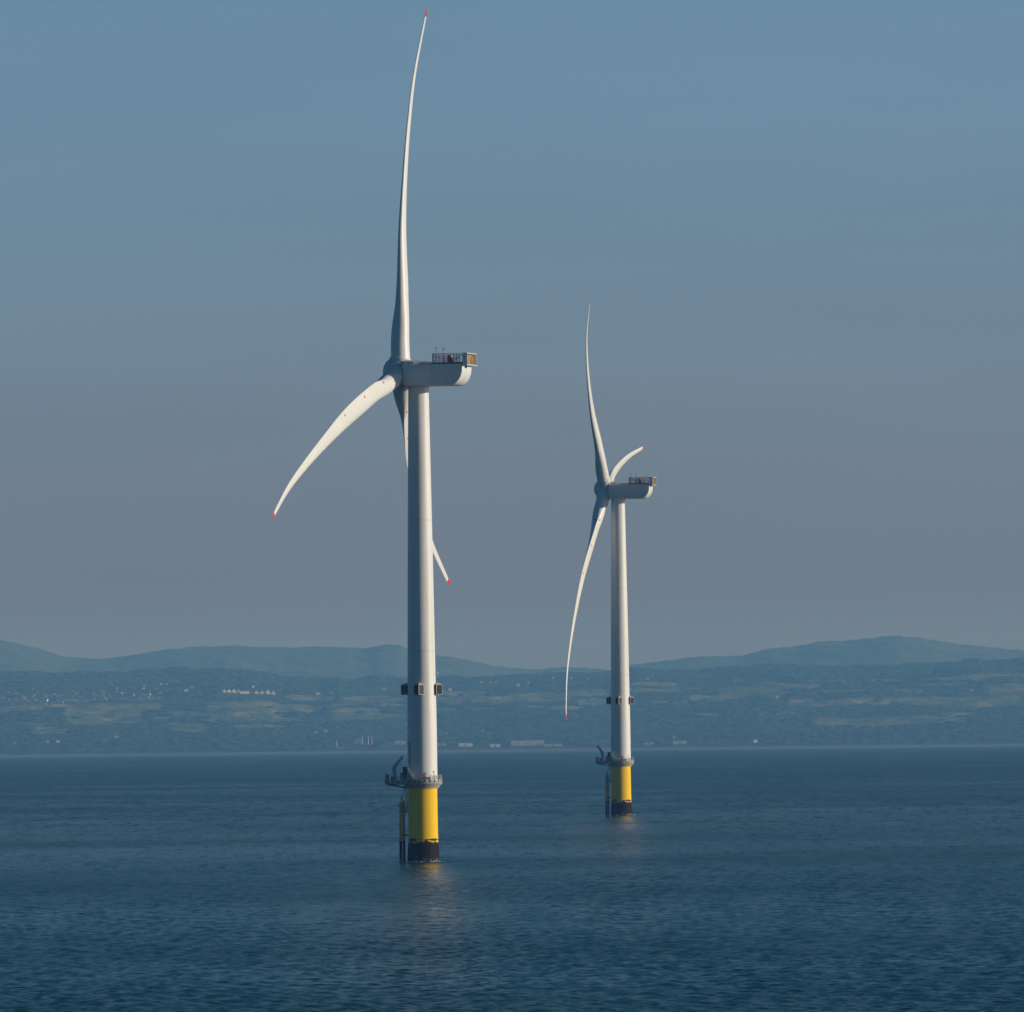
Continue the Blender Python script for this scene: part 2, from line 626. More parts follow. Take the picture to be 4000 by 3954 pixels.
def empty(name, loc=(0, 0, 0), rz=0.0):
    o = bpy.data.objects.new(name, None)
    COL.objects.link(o)
    o.location = loc
    o.rotation_euler = (0, 0, rz)
    o.empty_display_size = 2
    return o


def tag(o, label=None, cat=None, group=None, kind=None):
    if label:
        o["label"] = label
    if cat:
        o["category"] = cat
    if group:
        o["group"] = group
    if kind:
        o["kind"] = kind
    return o


def kids(o):
    return [c for c in bpy.data.objects if c.parent == o]


def copy_tree(o, parent=None):
    c = o.copy()
    COL.objects.link(c)
    if parent is not None:
        c.parent = parent
    for ch in kids(o):
        copy_tree(ch, c)
    return c


# ------------------------------------------------------------------ reading the ground under a sight line
def ray(px, py):
    """direction (x, z per metre of depth) of a photograph pixel"""
    X, Y = px - 2000.0, 1977.0 - py
    cr, sr = math.cos(ROLL), math.sin(ROLL)
    x, y = X * cr + Y * sr, -X * sr + Y * cr
    cp, sp_ = math.cos(PITCH), math.sin(PITCH)
    d = F_PX * cp - y * sp_
    return x / d, (y * cp + F_PX * sp_) / d


def drop(x, y):
    return (x * x + y * y) / (2 * R_EARTH)


Y_SHORE, Y_MID, Y_FAR = 19900.0, 25000.0, 32000.0
MID = [(-900, 2650), (-400, 2630), (0, 2645), (130, 2640), (200, 2648), (400, 2645), (640, 2641), (700, 2632), (800, 2629), (880, 2628), (960, 2636),
       (1050, 2646), (1100, 2660), (1180, 2666), (1240, 2676), (1300, 2664), (1380, 2673), (1480, 2669), (1590, 2666),
       (1720, 2670), (1780, 2670), (1870, 2660), (1970, 2653), (2050, 2649), (2100, 2651), (2180, 2646), (2380, 2642),
       (2470, 2626), (2600, 2632), (2780, 2634), (2880, 2620), (3000, 2611), (3200, 2615), (3400, 2617), (3640, 2606),
       (3750, 2600), (3900, 2597), (4000, 2593), (4500, 2600), (5000, 2630)]
FAR = [(-1200, 2560), (-600, 2500), (-200, 2495), (0, 2512), (60, 2520), (150, 2545), (250, 2575), (300, 2581), (440, 2583), (560, 2562), (700, 2542),
       (800, 2537), (900, 2533), (1100, 2540), (1300, 2536), (1430, 2545), (1460, 2533), (1520, 2527), (1570, 2533),
       (1620, 2555), (1720, 2573), (1800, 2583), (1870, 2600), (2000, 2622), (2120, 2627), (2150, 2620), (2230, 2617),
       (2330, 2624), (2380, 2630), (2480, 2608), (2600, 2593), (2740, 2575), (2900, 2573), (2960, 2555), (3000, 2543),
       (3100, 2537), (3200, 2517), (3350, 2510), (3450, 2497), (3510, 2493), (3560, 2502), (3650, 2511), (3730, 2525),
       (3850, 2537), (4000, 2552), (4300, 2570), (4700, 2530), (5200, 2590)]


def skyline(pts, Y):
    out = []
    for px, py in pts:
        dx, dz = ray(px, py)
        out.append((dx * Y, CAM_H + dz * Y + drop(dx * Y, Y)))
    return np.array(out)




def soften(a, w):
    g = np.linspace(a[0, 0], a[-1, 0], 1200)
    v = np.interp(g, a[:, 0], a[:, 1])
    k = np.hanning(w)
    v = np.convolve(np.pad(v, w // 2, mode='edge'), k / k.sum(), mode='valid')[:1200]
    return np.stack([g, v], 1)


SM, SF = soften(skyline(MID, Y_MID), 9), soften(skyline(FAR, Y_FAR), 19)


def ss(t):
    t = np.clip(t, 0, 1)
    return t * t * (3 - 2 * t)


_rng = np.random.RandomState(3)
_WAVES = [(_rng.uniform(0.6, 1.6) * k, _rng.uniform(0, 6.28), _rng.uniform(0, 6.28), a)
          for k, a in ((1 / 900., 1.0), (1 / 520., .7), (1 / 330., .5), (1 / 210., .33), (1 / 130., .2), (1 / 70., .1)) for _ in range(3)]


def bumps(x, y):
    s = 0
    for k, th, ph, a in _WAVES:
        s = s + a * np.sin(2 * math.pi * k * (x * math.cos(th) + 0.6 * y * math.sin(th)) + ph)
    return s / 3.0


def land(x, y):
    """true height above the curved sea level"""
    x = np.asarray(x, float)
    y = np.asarray(y, float)
    shore = Y_SHORE + 60 * np.sin(x / 900.0) + 25 * np.sin(x / 210.0 + 1) - 0.10 * np.clip(x, -2500, 2500) * 0
    xm = x * Y_MID / np.maximum(y, 1)            # ridge crests run across the sight lines
    hm = np.interp(xm, SM[:, 0], SM[:, 1])
    xf = x * Y_FAR / np.maximum(y, 1)
    hf = np.interp(xf, SF[:, 0], SF[:, 1])
    t = (y - shore - 250) / (Y_MID - Y_SHORE - 250)
    tc_ = np.clip(t, 0, 1)
    rise = hm * (0.10 * ss(tc_ / 0.04) + 0.90 * (0.45 * tc_ + 0.55 * tc_ * tc_ * (3 - 2 * tc_)))
    rise = rise + bumps(x, y) * 11 * np.sin(math.pi * np.clip(tc_, 0, 1)) ** 0.7
    beach = 9.0 * ss((y - shore) / 420.0) - 3.0 * ss((shore - y) / 60.0) - 1.0
    low = np.minimum(hm, 120) * 0.75
    t2 = ss((y - Y_MID) / 2200.0)
    back = hm * (1 - t2) + low * t2
    t3 = ss((y - 27600) / (Y_FAR - 27600))
    far = back * (1 - t3) + hf * t3 + t3 * 1.6 * (np.sin(x / 23.0 + y / 90.) + np.sin(x / 9.7 + 1.3 * np.sin(y / 60.))) + bumps(x * .6, y * .6) * 12 * np.sin(math.pi * np.clip((y - 27600) / (Y_FAR - 27600), 0, 1))
    t4 = ss((y - Y_FAR) / 4000.0)
    far = far * (1 - t4) + 60 * t4
    return np.where(y < Y_MID, beach + rise, beach + far)


def ground_z(x, y):
    return float(land(x, y)) - drop(x, y)


def sight(px, py, y0=19950, y1=32500, step=12.0):
    """where the sight line through a pixel meets the land"""
    dx, dz = ray(px, py)
    ys = np.arange(y0, y1, step)
    g = land(dx * ys, ys) - drop(dx * ys, ys) - (CAM_H + dz * ys)
    i = np.argmax(g > 0)
    if g[i] <= 0:
        return None
    y = float(ys[i])
    return dx * y, y, ground_z(dx * y, y)


# ------------------------------------------------------------------ sea, seabed sheet and land
def sheet(name, xs, ys, zf, mat):
    X, Y = np.meshgrid(xs, ys)
    Z = zf(X, Y)
    v = np.stack([X.ravel(), Y.ravel(), Z.ravel()], 1)
    nx, ny = len(xs), len(ys)
    i = np.arange(nx * ny).reshape(ny, nx)
    f = np.stack([i[:-1, :-1].ravel(), i[:-1, 1:].ravel(), i[1:, 1:].ravel(), i[1:, :-1].ravel()], 1)
    me = bpy.data.meshes.new(name)
    me.from_pydata(v.tolist(), [], f.tolist())
    me.polygons.foreach_set('use_smooth', [True] * len(me.polygons))
    me.materials.append(mat)
    o = bpy.data.objects.new(name, me)
    COL.objects.link(o)
    return o


M_SEA = sea_mat()


def sea_mesh():
    """one sheet out past the horizon; real waves near the viewer, fading into the shader's ripples"""
    ys = [-4000., -2000., 0., 300., 500., 650., 760., 820.]
    y = 850.0
    while y < 7000:
        ys.append(y)
        y += max(0.52, y / 1600.0)
    ys += list(np.arange(7050, 37600, 100.0))
    ys = np.array(ys)
    inner = np.linspace(-1, 1, 601)
    outer = 1 + np.linspace(0, 1, 22)[1:] ** 1.5
    u = np.concatenate([-outer[::-1], inner, outer])
    hw = (0.078 * np.clip(ys, 700, None) + 45)[:, None]
    X = np.where(np.abs(u)[None, :] <= 1, u[None, :] * hw, np.sign(u)[None, :] * (hw + (np.abs(u)[None, :] - 1) * (14000 - hw)))
    Y = np.repeat(ys[:, None], len(u), 1)
    rg = np.random.RandomState(17)
    Z = np.zeros_like(X, dtype=np.float32)
    dx = (2 * hw / 600.0)
    dy = np.gradient(ys)[:, None]
    cell = np.maximum(dx, dy)
    x32, y32 = X.astype(np.float32), Y.astype(np.float32)
    for i in range(56):
        lam = 1.05 * (6.5 / 1.05) ** (i / 55.0)
        k = 2 * math.pi / lam
        th = math.radians(rg.normal(205, 42))
        slope = 0.034 if lam < 2.4 else (0.024 if lam < 4.0 else 0.010)
        amp = slope * WAVE / k * rg.uniform(.6, 1.4)
        fade = np.clip((lam / cell - 1.9) / 1.5, 0, 1) * np.clip((4200 - ys[:, None]) / 2400, 0, 1)
        rows = np.where(fade.ravel() > 0)[0]
        if not len(rows):
            continue
        r1 = rows[-1] + 1
        ph = k * (x32[:r1] * math.cos(th) + y32[:r1] * math.sin(th)) + rg.uniform(0, 6.28)
        Z[:r1] += (amp * fade[:r1]).astype(np.float32) * np.sin(ph)
    # gusts: patches where the sea is livelier
    pat = 1 + .15 * np.sin(X[:] / 47.0 + 2 * np.sin(Y / 190.0)) * np.sin(Y / 120.0 + 1.3 * np.sin(X / 71.0))
    inside = (np.abs(u) <= 1)[None, :]
    edge = np.clip((1 - np.abs(u)) * 30, 0, 1)[None, :]
    near = np.clip((ys - 835) / 60, 0, 1)[:, None]
    Z = np.where(inside, Z * pat * edge * near, 0) - (X * X + Y * Y) / (2 * R_EARTH)
    V = np.stack([X.ravel(), Y.ravel(), Z.ravel()], 1).astype(np.float32)
    nx, ny = len(u), len(ys)
    i = np.arange(nx * ny).reshape(ny, nx)
    f = np.stack([i[:-1, :-1].ravel(), i[:-1, 1:].ravel(), i[1:, 1:].ravel(), i[1:, :-1].ravel()], 1).astype(np.int32)
    me = bpy.data.meshes.new('sea')
    me.vertices.add(len(V))
    me.vertices.foreach_set('co', V.ravel())
    me.loops.add(f.size)
    me.loops.foreach_set('vertex_index', f.ravel())
    me.polygons.add(len(f))
    me.polygons.foreach_set('loop_start', np.arange(0, f.size, 4, dtype=np.int32))
    me.polygons.foreach_set('use_smooth', np.ones(len(f), dtype=bool))
    me.update(calc_edges=True)
    me.materials.append(M_SEA)
    o = bpy.data.objects.new('sea', me)
    COL.objects.link(o)
    print('sea verts', len(V))
    return o


WAVE = 1.3
sea = sea_mesh()
tag(sea, 'dark blue rippled sea filling the foreground up to the far shore', None, None, 'structure')

# open fields (photo pixels: centre, half width, half height) that stay free of trees
FIELDS = [(60, 2740, 60, 4), (330, 2760, 50, 5), (300, 2735, 60, 3), (560, 2730, 70, 5), (620, 2810, 60, 6), (120, 2830, 70, 5), (860, 2815, 60, 6), (1100, 2812, 70, 6), (1320, 2755, 50, 5), (1300, 2815, 60, 5), (1500, 2800, 50, 7), (1900, 2770, 60, 5), (2040, 2720, 50, 5), (2220, 2765, 60, 5), (2620, 2745, 70, 5), (2680, 2690, 60, 4), (2850, 2660, 70, 4), (3300, 2700, 70, 5), (3260, 2660, 80, 4), (3040, 2790, 80, 5), (3760, 2790, 60, 6), (3480, 2660, 60, 4), (2750, 2790, 60, 5), (415, 2790, 130, 34), (690, 2664, 34, 6), (200, 2760, 90, 7), (90, 2770, 80, 8), (560, 2765, 60, 14), (720, 2790, 60, 12), (950, 2778, 130, 30), (740, 2840, 70, 14),
          (1210, 2727, 85, 8), (1180, 2770, 80, 12), (1400, 2790, 90, 20), (1450, 2735, 110, 12), (1560, 2756, 60, 5), (1010, 2840, 100, 6), (200, 2855, 70, 12),
          (1800, 2715, 90, 14), (1960, 2735, 100, 12), (2150, 2725, 80, 14), (2300, 2705, 70, 12), (2330, 2740, 60, 10), (2080, 2762, 40, 3), (1740, 2770, 50, 6), (1760, 2737, 60, 8),
          (2550, 2675, 80, 7), (2560, 2700, 70, 6), (2940, 2705, 110, 18), (3080, 2680, 120, 9), (2780, 2725, 90, 8), (3180, 2745, 90, 10), (3150, 2757, 60, 6), (3400, 2740, 140, 9), (3420, 2820, 200, 14), (3600, 2812, 160, 10),
          (3700, 2740, 170, 14), (3850, 2745, 160, 14), (3680, 2672, 90, 6), (3760, 2650, 120, 6), (3940, 2700, 70, 20), (3540, 2700, 60, 5), (3940, 2757, 60, 8), (3900, 2640, 120, 6)]

def to_px(x, y, z):
    """photograph pixel of a point (numbers or arrays)"""
    d = y * math.cos(PITCH) + (z - CAM_H) * math.sin(PITCH)
    u = -y * math.sin(PITCH) + (z - CAM_H) * math.cos(PITCH)
    X, Y = F_PX * x / d, F_PX * u / d
    cr, sr = math.cos(ROLL), math.sin(ROLL)
    return 2000 + X * cr - Y * sr, 1977 - (X * sr + Y * cr)



def field_mask(x, y, z):
    """1 inside a cleared field, 0 in the woods, with uneven edges"""
    px, py = to_px(x, y, z)
    px = px + 9 * np.sin(x / 37.0 + y / 310.0) + 5 * np.sin(x / 13.0 + 2)
    py = py + 2.2 * np.sin(x / 51.0 + 1) + 1.3 * np.sin(x / 19.0 + y / 400.0)
    m = np.zeros(np.shape(px))
    for (fx, fy, fw, fh) in FIELDS:
        q = ((px - fx) / (fw * 1.15)) ** 4 + ((py - fy) / (fh * 1.3)) ** 4
        m = np.maximum(m, np.clip((1.25 - q) / .3, 0, 1))
    return m


M_LAND = land_mat()
xs = np.concatenate([np.linspace(-9000, -2600, 65)[:-1], np.linspace(-2600, 2600, 521), np.linspace(2600, 9000, 65)[1:]])
ysl = np.concatenate([np.linspace(19500, 25400, 296)[:-1], np.linspace(25400, 36500, 223)])
terrain = sheet('hills', xs, ysl, lambda X, Y: land(X, Y) - drop(X, Y), M_LAND)
_vx = np.empty(len(terrain.data.vertices) * 3, np.float32)
terrain.data.vertices.foreach_get('co', _vx)
_vx = _vx.reshape(-1, 3).astype(float)
_fa = terrain.data.attributes.new('field', 'FLOAT', 'POINT')
_fa.data.foreach_set('value', field_mask(_vx[:, 0], _vx[:, 1], _vx[:, 2]).astype(np.float32))
tag(terrain, 'hazy farmland hills rising behind the far shore to a distant ridge', None, None, 'structure')


# beach: a pale strip of sand that follows the shore, a few centimetres over the ground
def beach_z(X, Y):
    return land(X, Y) - drop(X, Y) + 0.25


M_SAND = plain('pale_sand', (0.15, 0.13, 0.135), 0.9, var=0.25, scale=0.02)
bx = np.linspace(-4000, 4000, 401)
shore_line = Y_SHORE + 60 * np.sin(bx / 900.0) + 25 * np.sin(bx / 210.0 + 1)
vv, ff = [], []
for k, off in enumerate((-20, 45, 95, 150, 205, 260)):
    for i, x in enumerate(bx):
        y = shore_line[i] + off
        vv.append((x, y, beach_z(x, y)))
nb = len(bx)
for k in range(5):
    for i in range(nb - 1):
        ff.append((k * nb + i, k * nb + i + 1, (k + 1) * nb + i + 1, (k + 1) * nb + i))
mbb = MB()
mbb.add(vv, ff)
bo = mbb.build('beach', M_SAND, smooth=60)
tag(bo, 'thin pale strip of sand along the far shore', None, None, 'structure')

# ------------------------------------------------------------------ haze
hz = MB().box((0, 16250, 115), (30000, 42500, 560))
hz = hz.build('haze', M_GREY)
hm_ = bpy.data.materials.new('haze_air')
hm_.use_nodes = True
t = hm_.node_tree
t.nodes.clear()
ho = N(t, 'ShaderNodeOutputMaterial')
pv = N(t, 'ShaderNodeVolumePrincipled')
pv.inputs['Color'].default_value = (0.18, 0.47, 1.0, 1)
pv.inputs['Absorption Color'].default_value = (1, 1, 1, 1)
pv.inputs['Density'].default_value = 5.2e-5
pv.inputs['Anisotropy'].default_value = 0.0
t.links.new(pv.outputs[0], ho.inputs['Volume'])
hz.data.materials.clear()
hz.data.materials.append(hm_)
tag(hz, 'pale blue haze that fades the far hills', None, None, 'stuff')
# box: z from -165 to 395

# ------------------------------------------------------------------ wind turbine
HUB_Z = 110.3
TILT = 0.1055
B_R = [0, 10, 20, 33, 44, 56, 68, 77, 83]
B_X = [-.5, .95, 1.9, 3.35, 4.08, 4.54, 4.46, 3.76, 3.19]
C_R = [2.2, 6, 10, 15, 20, 26, 33, 42, 52, 62, 70, 76, 80.0, 81.8, 82.6, 83.1]
C_C = [4.5, 4.25, 4.35, 5.0, 5.18, 5.02, 4.45, 3.5, 2.72, 2.15, 1.68, 1.38, 1.18, .98, .75, .35]
TT_R = [2.2, 5, 9, 14, 18, 24, 32, 42, 52, 62, 70, 83]
T_T = [1.0, .99, .82, .55, .44, .36, .30, .26, .23, .20, .19, .18]
TW_R = [2, 9, 16, 24, 34, 46, 60, 83]
TW_D = [20, 19.5, 11, 4.5, 1.6, 1.2, 1.5, 0.5]


def interp_s(x, xp, fp):
    return float(np.interp(x, xp, fp))


def smooth_interp(x, xp, fp):
    """cubic through the points"""
    xp, fp = np.array(xp, float), np.array(fp, float)
    m = np.gradient(fp, xp)
    i = int(np.clip(np.searchsorted(xp, x) - 1, 0, len(xp) - 2))
    h = xp[i + 1] - xp[i]
    u = min(max((x - xp[i]) / h, 0), 1)
    return float((2 * u ** 3 - 3 * u * u + 1) * fp[i] + (u ** 3 - 2 * u * u + u) * h * m[i]
                 + (-2 * u ** 3 + 3 * u * u) * fp[i + 1] + (u ** 3 - u * u) * h * m[i + 1])


def section(r, n=28, bend=0.0):
    c = smooth_interp(r, C_R, C_C)
    tt = interp_s(r, TT_R, T_T)
    tw = math.radians(smooth_interp(r, TW_R, TW_D))
    bx_ = smooth_interp(r, B_R, B_X) + bend * (r / 83.0) ** 2
    circ = min(1, max(0, (16 - r) / 11.0))
    circ = circ * circ * (3 - 2 * circ)
    pts = []
    ax = 0.5 * circ + 0.23 * (1 - circ)           # pitch axis along the chord from the leading edge
    for i in range(n):
        a = 2 * math.pi * i / n
        s = 0.5 - 0.5 * math.cos(a)               # 0 = leading edge, 1 = trailing edge
        sgn = 1 if a <= math.pi else -1
        yt = 5 * tt * (0.2969 * math.sqrt(max(s, 0)) - 0.126 * s - 0.3516 * s * s + 0.2843 * s ** 3 - 0.1030 * s ** 4)
        camber = 0.03 * 4 * s * (1 - s)
        af_x = camber - sgn * yt                   # suction side faces downwind (-x)
        af_x = -(camber) - sgn * yt
        ci_x = -sgn * 0.5 * math.sin(a if a <= math.pi else 2 * math.pi - a)
        x = c * (circ * ci_x + (1 - circ) * af_x)
        y = c * (ax - s)
        pts.append((x * math.cos(tw) + y * math.sin(tw) + bx_, -x * math.sin(tw) + y * math.cos(tw), r))
    return pts


MARKS = []
for r_ in (12.0, 21.5, 31.5):
    c_ = smooth_interp(r_, C_R, C_C)
    tw_ = math.radians(smooth_interp(r_, TW_R, TW_D))
    frac = 0.24 if r_ < 12 else 0.56
    MARKS.append((-(frac) * c_ * math.cos(tw_), r_))
M_BLADE = blade_mat()
M_PILE = pile_mat()
M_GROWTH = growth_mat()


def blade_mesh(rs, name, mat, parent, bend=0.0):
    n = 28
    mb = MB()
    vs, fs = [], []
    for r in rs:
        vs += section(r, n, bend)
    for k in range(len(rs) - 1):
        for i in range(n):
            j = (i + 1) % n
            fs.append((k * n + i, k * n + j, (k + 1) * n + j, (k + 1) * n + i))
    fs.append(tuple(range(n)))
    fs.append(tuple(range((len(rs) - 1) * n, len(rs) * n)))
    mb.add(vs, fs)
    return mb.build(name, mat, parent, smooth=50)


RS1 = list(np.linspace(2.2, 16, 24)) + list(np.linspace(16.8, 76, 60)) + list(np.linspace(76.6, 81.1, 8))
RS2 = [81.1, 81.3, 81.6, 82.0, 82.4, 82.7, 82.95, 83.1]


def rot_part(yaw, theta):
    """orientation of a rotor part: x upwind, z along the blade at angle theta towards the viewer"""
    return Matrix.Rotation(math.pi - yaw, 4, 'Z') @ Matrix.Rotation(-TILT, 4, 'Y') @ Matrix.Rotation(-theta, 4, 'X')


def make_turbine():
    T = empty('wind_turbine')
    # --- pile and growth
    MB().lathe([(-8, 3.36), (4.0, 3.36), (10, 3.30), (16.45, 3.26), (16.5, 3.34), (16.62, 3.34)], 72).build('yellow_pile', M_PILE, T, smooth=30)
    g = MB()
    n = 96
    rs = random.Random(5)
    prof = [(-8, 3.56), (0.3, 3.58), (1.5, 3.56), (2.6, 3.52), (3.5, 3.47)]
    vs, fs = [], []
    for k, (h, r) in enumerate(prof + [(4.2, 3.40)]):
        for i in range(n):
            a = 2 * math.pi * i / n
            rr = r + rs.uniform(-.03, .05)
            hh = h + (rs.uniform(-.35, .35) if k == len(prof) else 0)
            vs.append((rr * math.cos(a), rr * math.sin(a), hh))
    for k in range(len(prof)):
        for i in range(n):
            j = (i + 1) % n
            fs.append((k * n + i, k * n + j, (k + 1) * n + j, (k + 1) * n + i))
    g.add(vs, fs)
    g.build('growth_band', M_GROWTH, T, smooth=60)
    # --- tower
    prof = []
    for i in range(24):
        u = i / 23
        z = 18.5 + u * (HUB_Z - 3.0 - 18.5)
        prof.append((z, 3.36 - 0.12 * min(1, u * 3) - 0.94 * max(0, u - .12) ** 1.25 / (.88 ** 1.25)))
    tw = MB().lathe(prof, 96).build('tower', M_TOWER, T, smooth=30)
    fl = MB()
    for z in (47.5, 77.0):
        r = np.interp(z, [p[0] for p in prof], [p[1] for p in prof]) + 0.012
        fl.lathe([(z - .05, r), (z + .05, r)], 96, capends=False)
    build_each(fl, 'flange_seam', M_GALV, tw, smooth=30)
    rt = lambda z: float(np.interp(z, [p[0] for p in prof], [p[1] for p in prof]))
    MB().lathe([(HUB_Z - 3.45, rt(107) + .02), (HUB_Z - 3.4, rt(107) + .16), (HUB_Z - 3.02, rt(107) + .16)], 64).build('yaw_collar', M_NAC, tw, smooth=30)
    # sensor boxes round the tower: dark four-sided housings with pale frames and pyramid roofs
    zb = 38.8
    for az in (math.radians(-99), math.radians(-9), math.radians(171), math.radians(81)):
        d = Vector((math.cos(az), math.sin(az), 0))
        rad = rt(zb) + 0.42
        c = d * rad + Vector((0, 0, zb))
        M = Matrix.Translation(c) @ Matrix.Rotation(az + math.radians(52 if abs(az + 1.73) < .2 else 40), 4, 'Z')
        hb = 0.74
        b = MB().box((0, 0, 0), (2 * hb, 2 * hb, 2.1), M=M)
        box = b.build('sensor_box', M_BLACK, tw)
        fr = MB()
        for sx in (-1, 1):
            for sy in (-1, 1):
                fr.box((sx * (hb + .01), sy * (hb + .01), 0), (.11, .11, 2.2), M=M)
        for zz in (-1.08, 1.08):
            for s in (-1, 1):
                fr.box((0, s * (hb + .01), zz), (2 * hb, .11, .10), M=M)
                fr.box((s * (hb + .01), 0, zz), (.11, 2 * hb, .10), M=M)
        fr.v = fr.v
        # frame and roof share the tower's pale paint; roof is a shallow pyramid
        o = len(fr.v)
        q = hb + .07
        rv = [M @ Vector(p) for p in ((-q, -q, 1.14), (q, -q, 1.14), (q, q, 1.14), (-q, q, 1.14), (0, 0, 1.62))]
        fr.add(rv, [(0, 1, 4), (1, 2, 4), (2, 3, 4), (3, 0, 4), (3, 2, 1, 0)])
        fr.tube(c - d * 1.2 + Vector((0, 0, .6)), c - d * .2 + Vector((0, 0, .6)), .10)
        fr.tube(c - d * 1.2 + Vector((0, 0, -.6)), c - d * .2 + Vector((0, 0, -.6)), .10)
        fr.build('box_frame', M_GALV, tw)
    # small white lamp on a bent arm
    zl = 42.6
    lp = MB()
    r = rt(zl)
    lp.path([(r - .1, -.6, zl), (r + .30, -.6, zl + .15), (r + .42, -.6, zl - .05)], .07)
    lp.lathe([(zl - .28, .16), (zl - .1, .2), (zl, .12)], 12)
    for i in range(12 * 3):
        pass
    k = len(lp.v) - 36
    lp.v[k:] = [(p[0] + r + .42, p[1] - .6, p[2]) for p in lp.v[k:]]
    lp.build('tower_lamp', M_WHITE, tw, smooth=40)
    # conduit and climbing rail up the shaded side
    cn = MB()
    a0 = math.radians(207)
    for da in (0, .12):
        cn.tube((3.42 * math.cos(a0 + da), 3.42 * math.sin(a0 + da), 18.6), (3.40 * math.cos(a0 + da), 3.40 * math.sin(a0 + da), 27), .05)
    build_each(cn, 'conduit', M_GALV, tw)
    # --- access platform: round deck with a lay-down wing to the left
    P = []
    rd = 4.42
    for i in range(37):
        a = math.radians(-128 + 256 * i / 36)
        P.append((rd * math.cos(a), rd * math.sin(a)))
    P += [(-5.4, 3.0), (-8.45, 2.2), (-8.45, -2.2), (-5.4, -3.0)]
    deck = MB().prism(P, 17.62, 18.42).build('platform_deck', M_CONC, T)
    MB().lathe([(16.63, 3.66), (16.75, 3.66), (17.615, 4.36)], 72).build('deck_cone', M_CONC, T, smooth=30)
    # grid floor sheet
    MB().prism([(x * .985, y * .985) for x, y in P], 18.425, 18.47).build('deck_floor', M_GREY, deck)
    # rail posts, rails, kick plates
    L = [Vector((p[0], p[1], 0)) for p in P] + [Vector((P[0][0], P[0][1], 0))]
    rail = MB()
    plate = MB()
    post = MB()
    foot = MB()
    acc = 0
    seglen = 1.18
    pts = []
    for a, b_ in zip(L[:-1], L[1:]):
        ln = (b_ - a).length
        while acc <= ln:
            pts.append(a + (b_ - a) * (acc / ln))
            acc += seglen
        acc -= ln
    for zz in (19.52, 19.05):
        for a, b_ in zip(L[:-1], L[1:]):
            rail.tube(a * .99 + Vector((0, 0, zz)), b_ * .99 + Vector((0, 0, zz)), .035, n=6)
    for p in pts:
        post.box((p.x * .99, p.y * .99, 18.95), (.09, .09, 1.15))
        foot.box((p.x * 1.004, p.y * 1.004, 18.2), (.22, .22, .40), rz=math.atan2(p.y, p.x))
    for a, b_ in zip(pts, pts[1:] + pts[:1]):
        d = (b_ - a)
        if d.length < .3:
            continue
        m_ = (a + b_) / 2 * 1.008
        plate.box((m_.x, m_.y, 18.36), (d.length * .70, .05, .46), rz=math.atan2(d.y, d.x))
    rail.build('hand_rail', M_GALV, deck)
    build_each(foot, 'post_foot', M_DARK, deck)
    build_each(post, 'rail_post', M_GALV, deck)
    build_each(plate, 'kick_plate', M_GALV, deck)
    # brackets under the wing
    br = MB()
    for y in (-1.6, 1.6):
        br.tube((-8.0, y, 17.6), (-3.6, y, 16.7), .16)
        br.box((-5.9, y, 17.54), (4.6, .22, .14))
    build_each(br, 'wing_bracket', M_DARK, deck)
    # fine mesh panels on the sunlit side of the rail
    ms = MB()
    for a in (-50, -38, -26, -14, -2, 10):
        a0, a1 = math.radians(a), math.radians(a + 10)
        for k in range(4):
            u = a0 + (a1 - a0) * k / 4
            ms.tube((rd * .985 * math.cos(u), rd * .985 * math.sin(u), 18.5), (rd * .985 * math.cos(u), rd * .985 * math.sin(u), 19.5), .022, n=5)
    ms.build('mesh_infill', M_GALV, deck)
    # --- davit crane (pedestal + boom)
    cr = MB().lathe([(18.47, .46), (18.6, .42), (20.4, .36), (20.5, .44), (21.0, .44)], 20)
    cr = cr.build('crane', M_GREENGREY, T, smooth=40)
    cr.location = (-6.35, 0.3, 0)
    bo_ = MB()
    A = Vector((-.45, 0, 20.7))
    B = Vector((1.95, 0, 24.0))
    d = (B - A).normalized()
    up = Vector((-d.z, 0, d.x))
    sec = []
    for (s, h, w) in ((0, .36, .30), (.22, .42, .30), (.75, .24, .22), (1.0, .13, .14)):
        c = A + (B - A) * s
        sec.append([c + up * h + Vector((0, w, 0)), c + up * h - Vector((0, w, 0)), c - up * h - Vector((0, w, 0)), c - up * h + Vector((0, w, 0))])
    vs = [p for q in sec for p in q]
    fs = [(0, 1, 2, 3), (15, 14, 13, 12)]
    for k in range(3):
        for i in range(4):
            j = (i + 1) % 4
            fs.append((k * 4 + i, k * 4 + j, (k + 1) * 4 + j, (k + 1) * 4 + i))
    bo_.add(vs, fs)
    bo_.build('boom', M_GREENGREY, cr, bevel=.03)
    hk = MB().tube((1.9, 0, 23.9), (1.9, 0, 23.3), .05)
    hk.box((1.9, 0, 23.15), (.2, .16, .32))
    hk.build('hook', M_DARK, cr)
    # --- deck furniture
    cab = MB().box((-3.95, .6, 19.9), (1.05, 1.2, 2.85)).box((-3.95, .6, 21.38), (1.25, 1.4, .10))
    cab.build('control_cabinet', M_DARK, T, bevel=.03)
    gen = MB().box((-4.6, 1.6, 19.3), (.9, .8, 1.7)).box((-7.95, -1.0, 19.05), (.75, .9, 1.15)).box((-3.3, -2.3, 18.85), (.7, .6, .75))
    build_each(gen, 'deck_locker', M_GREY, T, bevel=.03)
    tb = MB().box((-7.95, -1.0, 19.67), (.95, 1.1, .12)).box((-6.9, 1.4, 18.9), (.5, .5, .8))
    build_each(tb, 'locker_lid', M_DARK, T)
    st = MB()
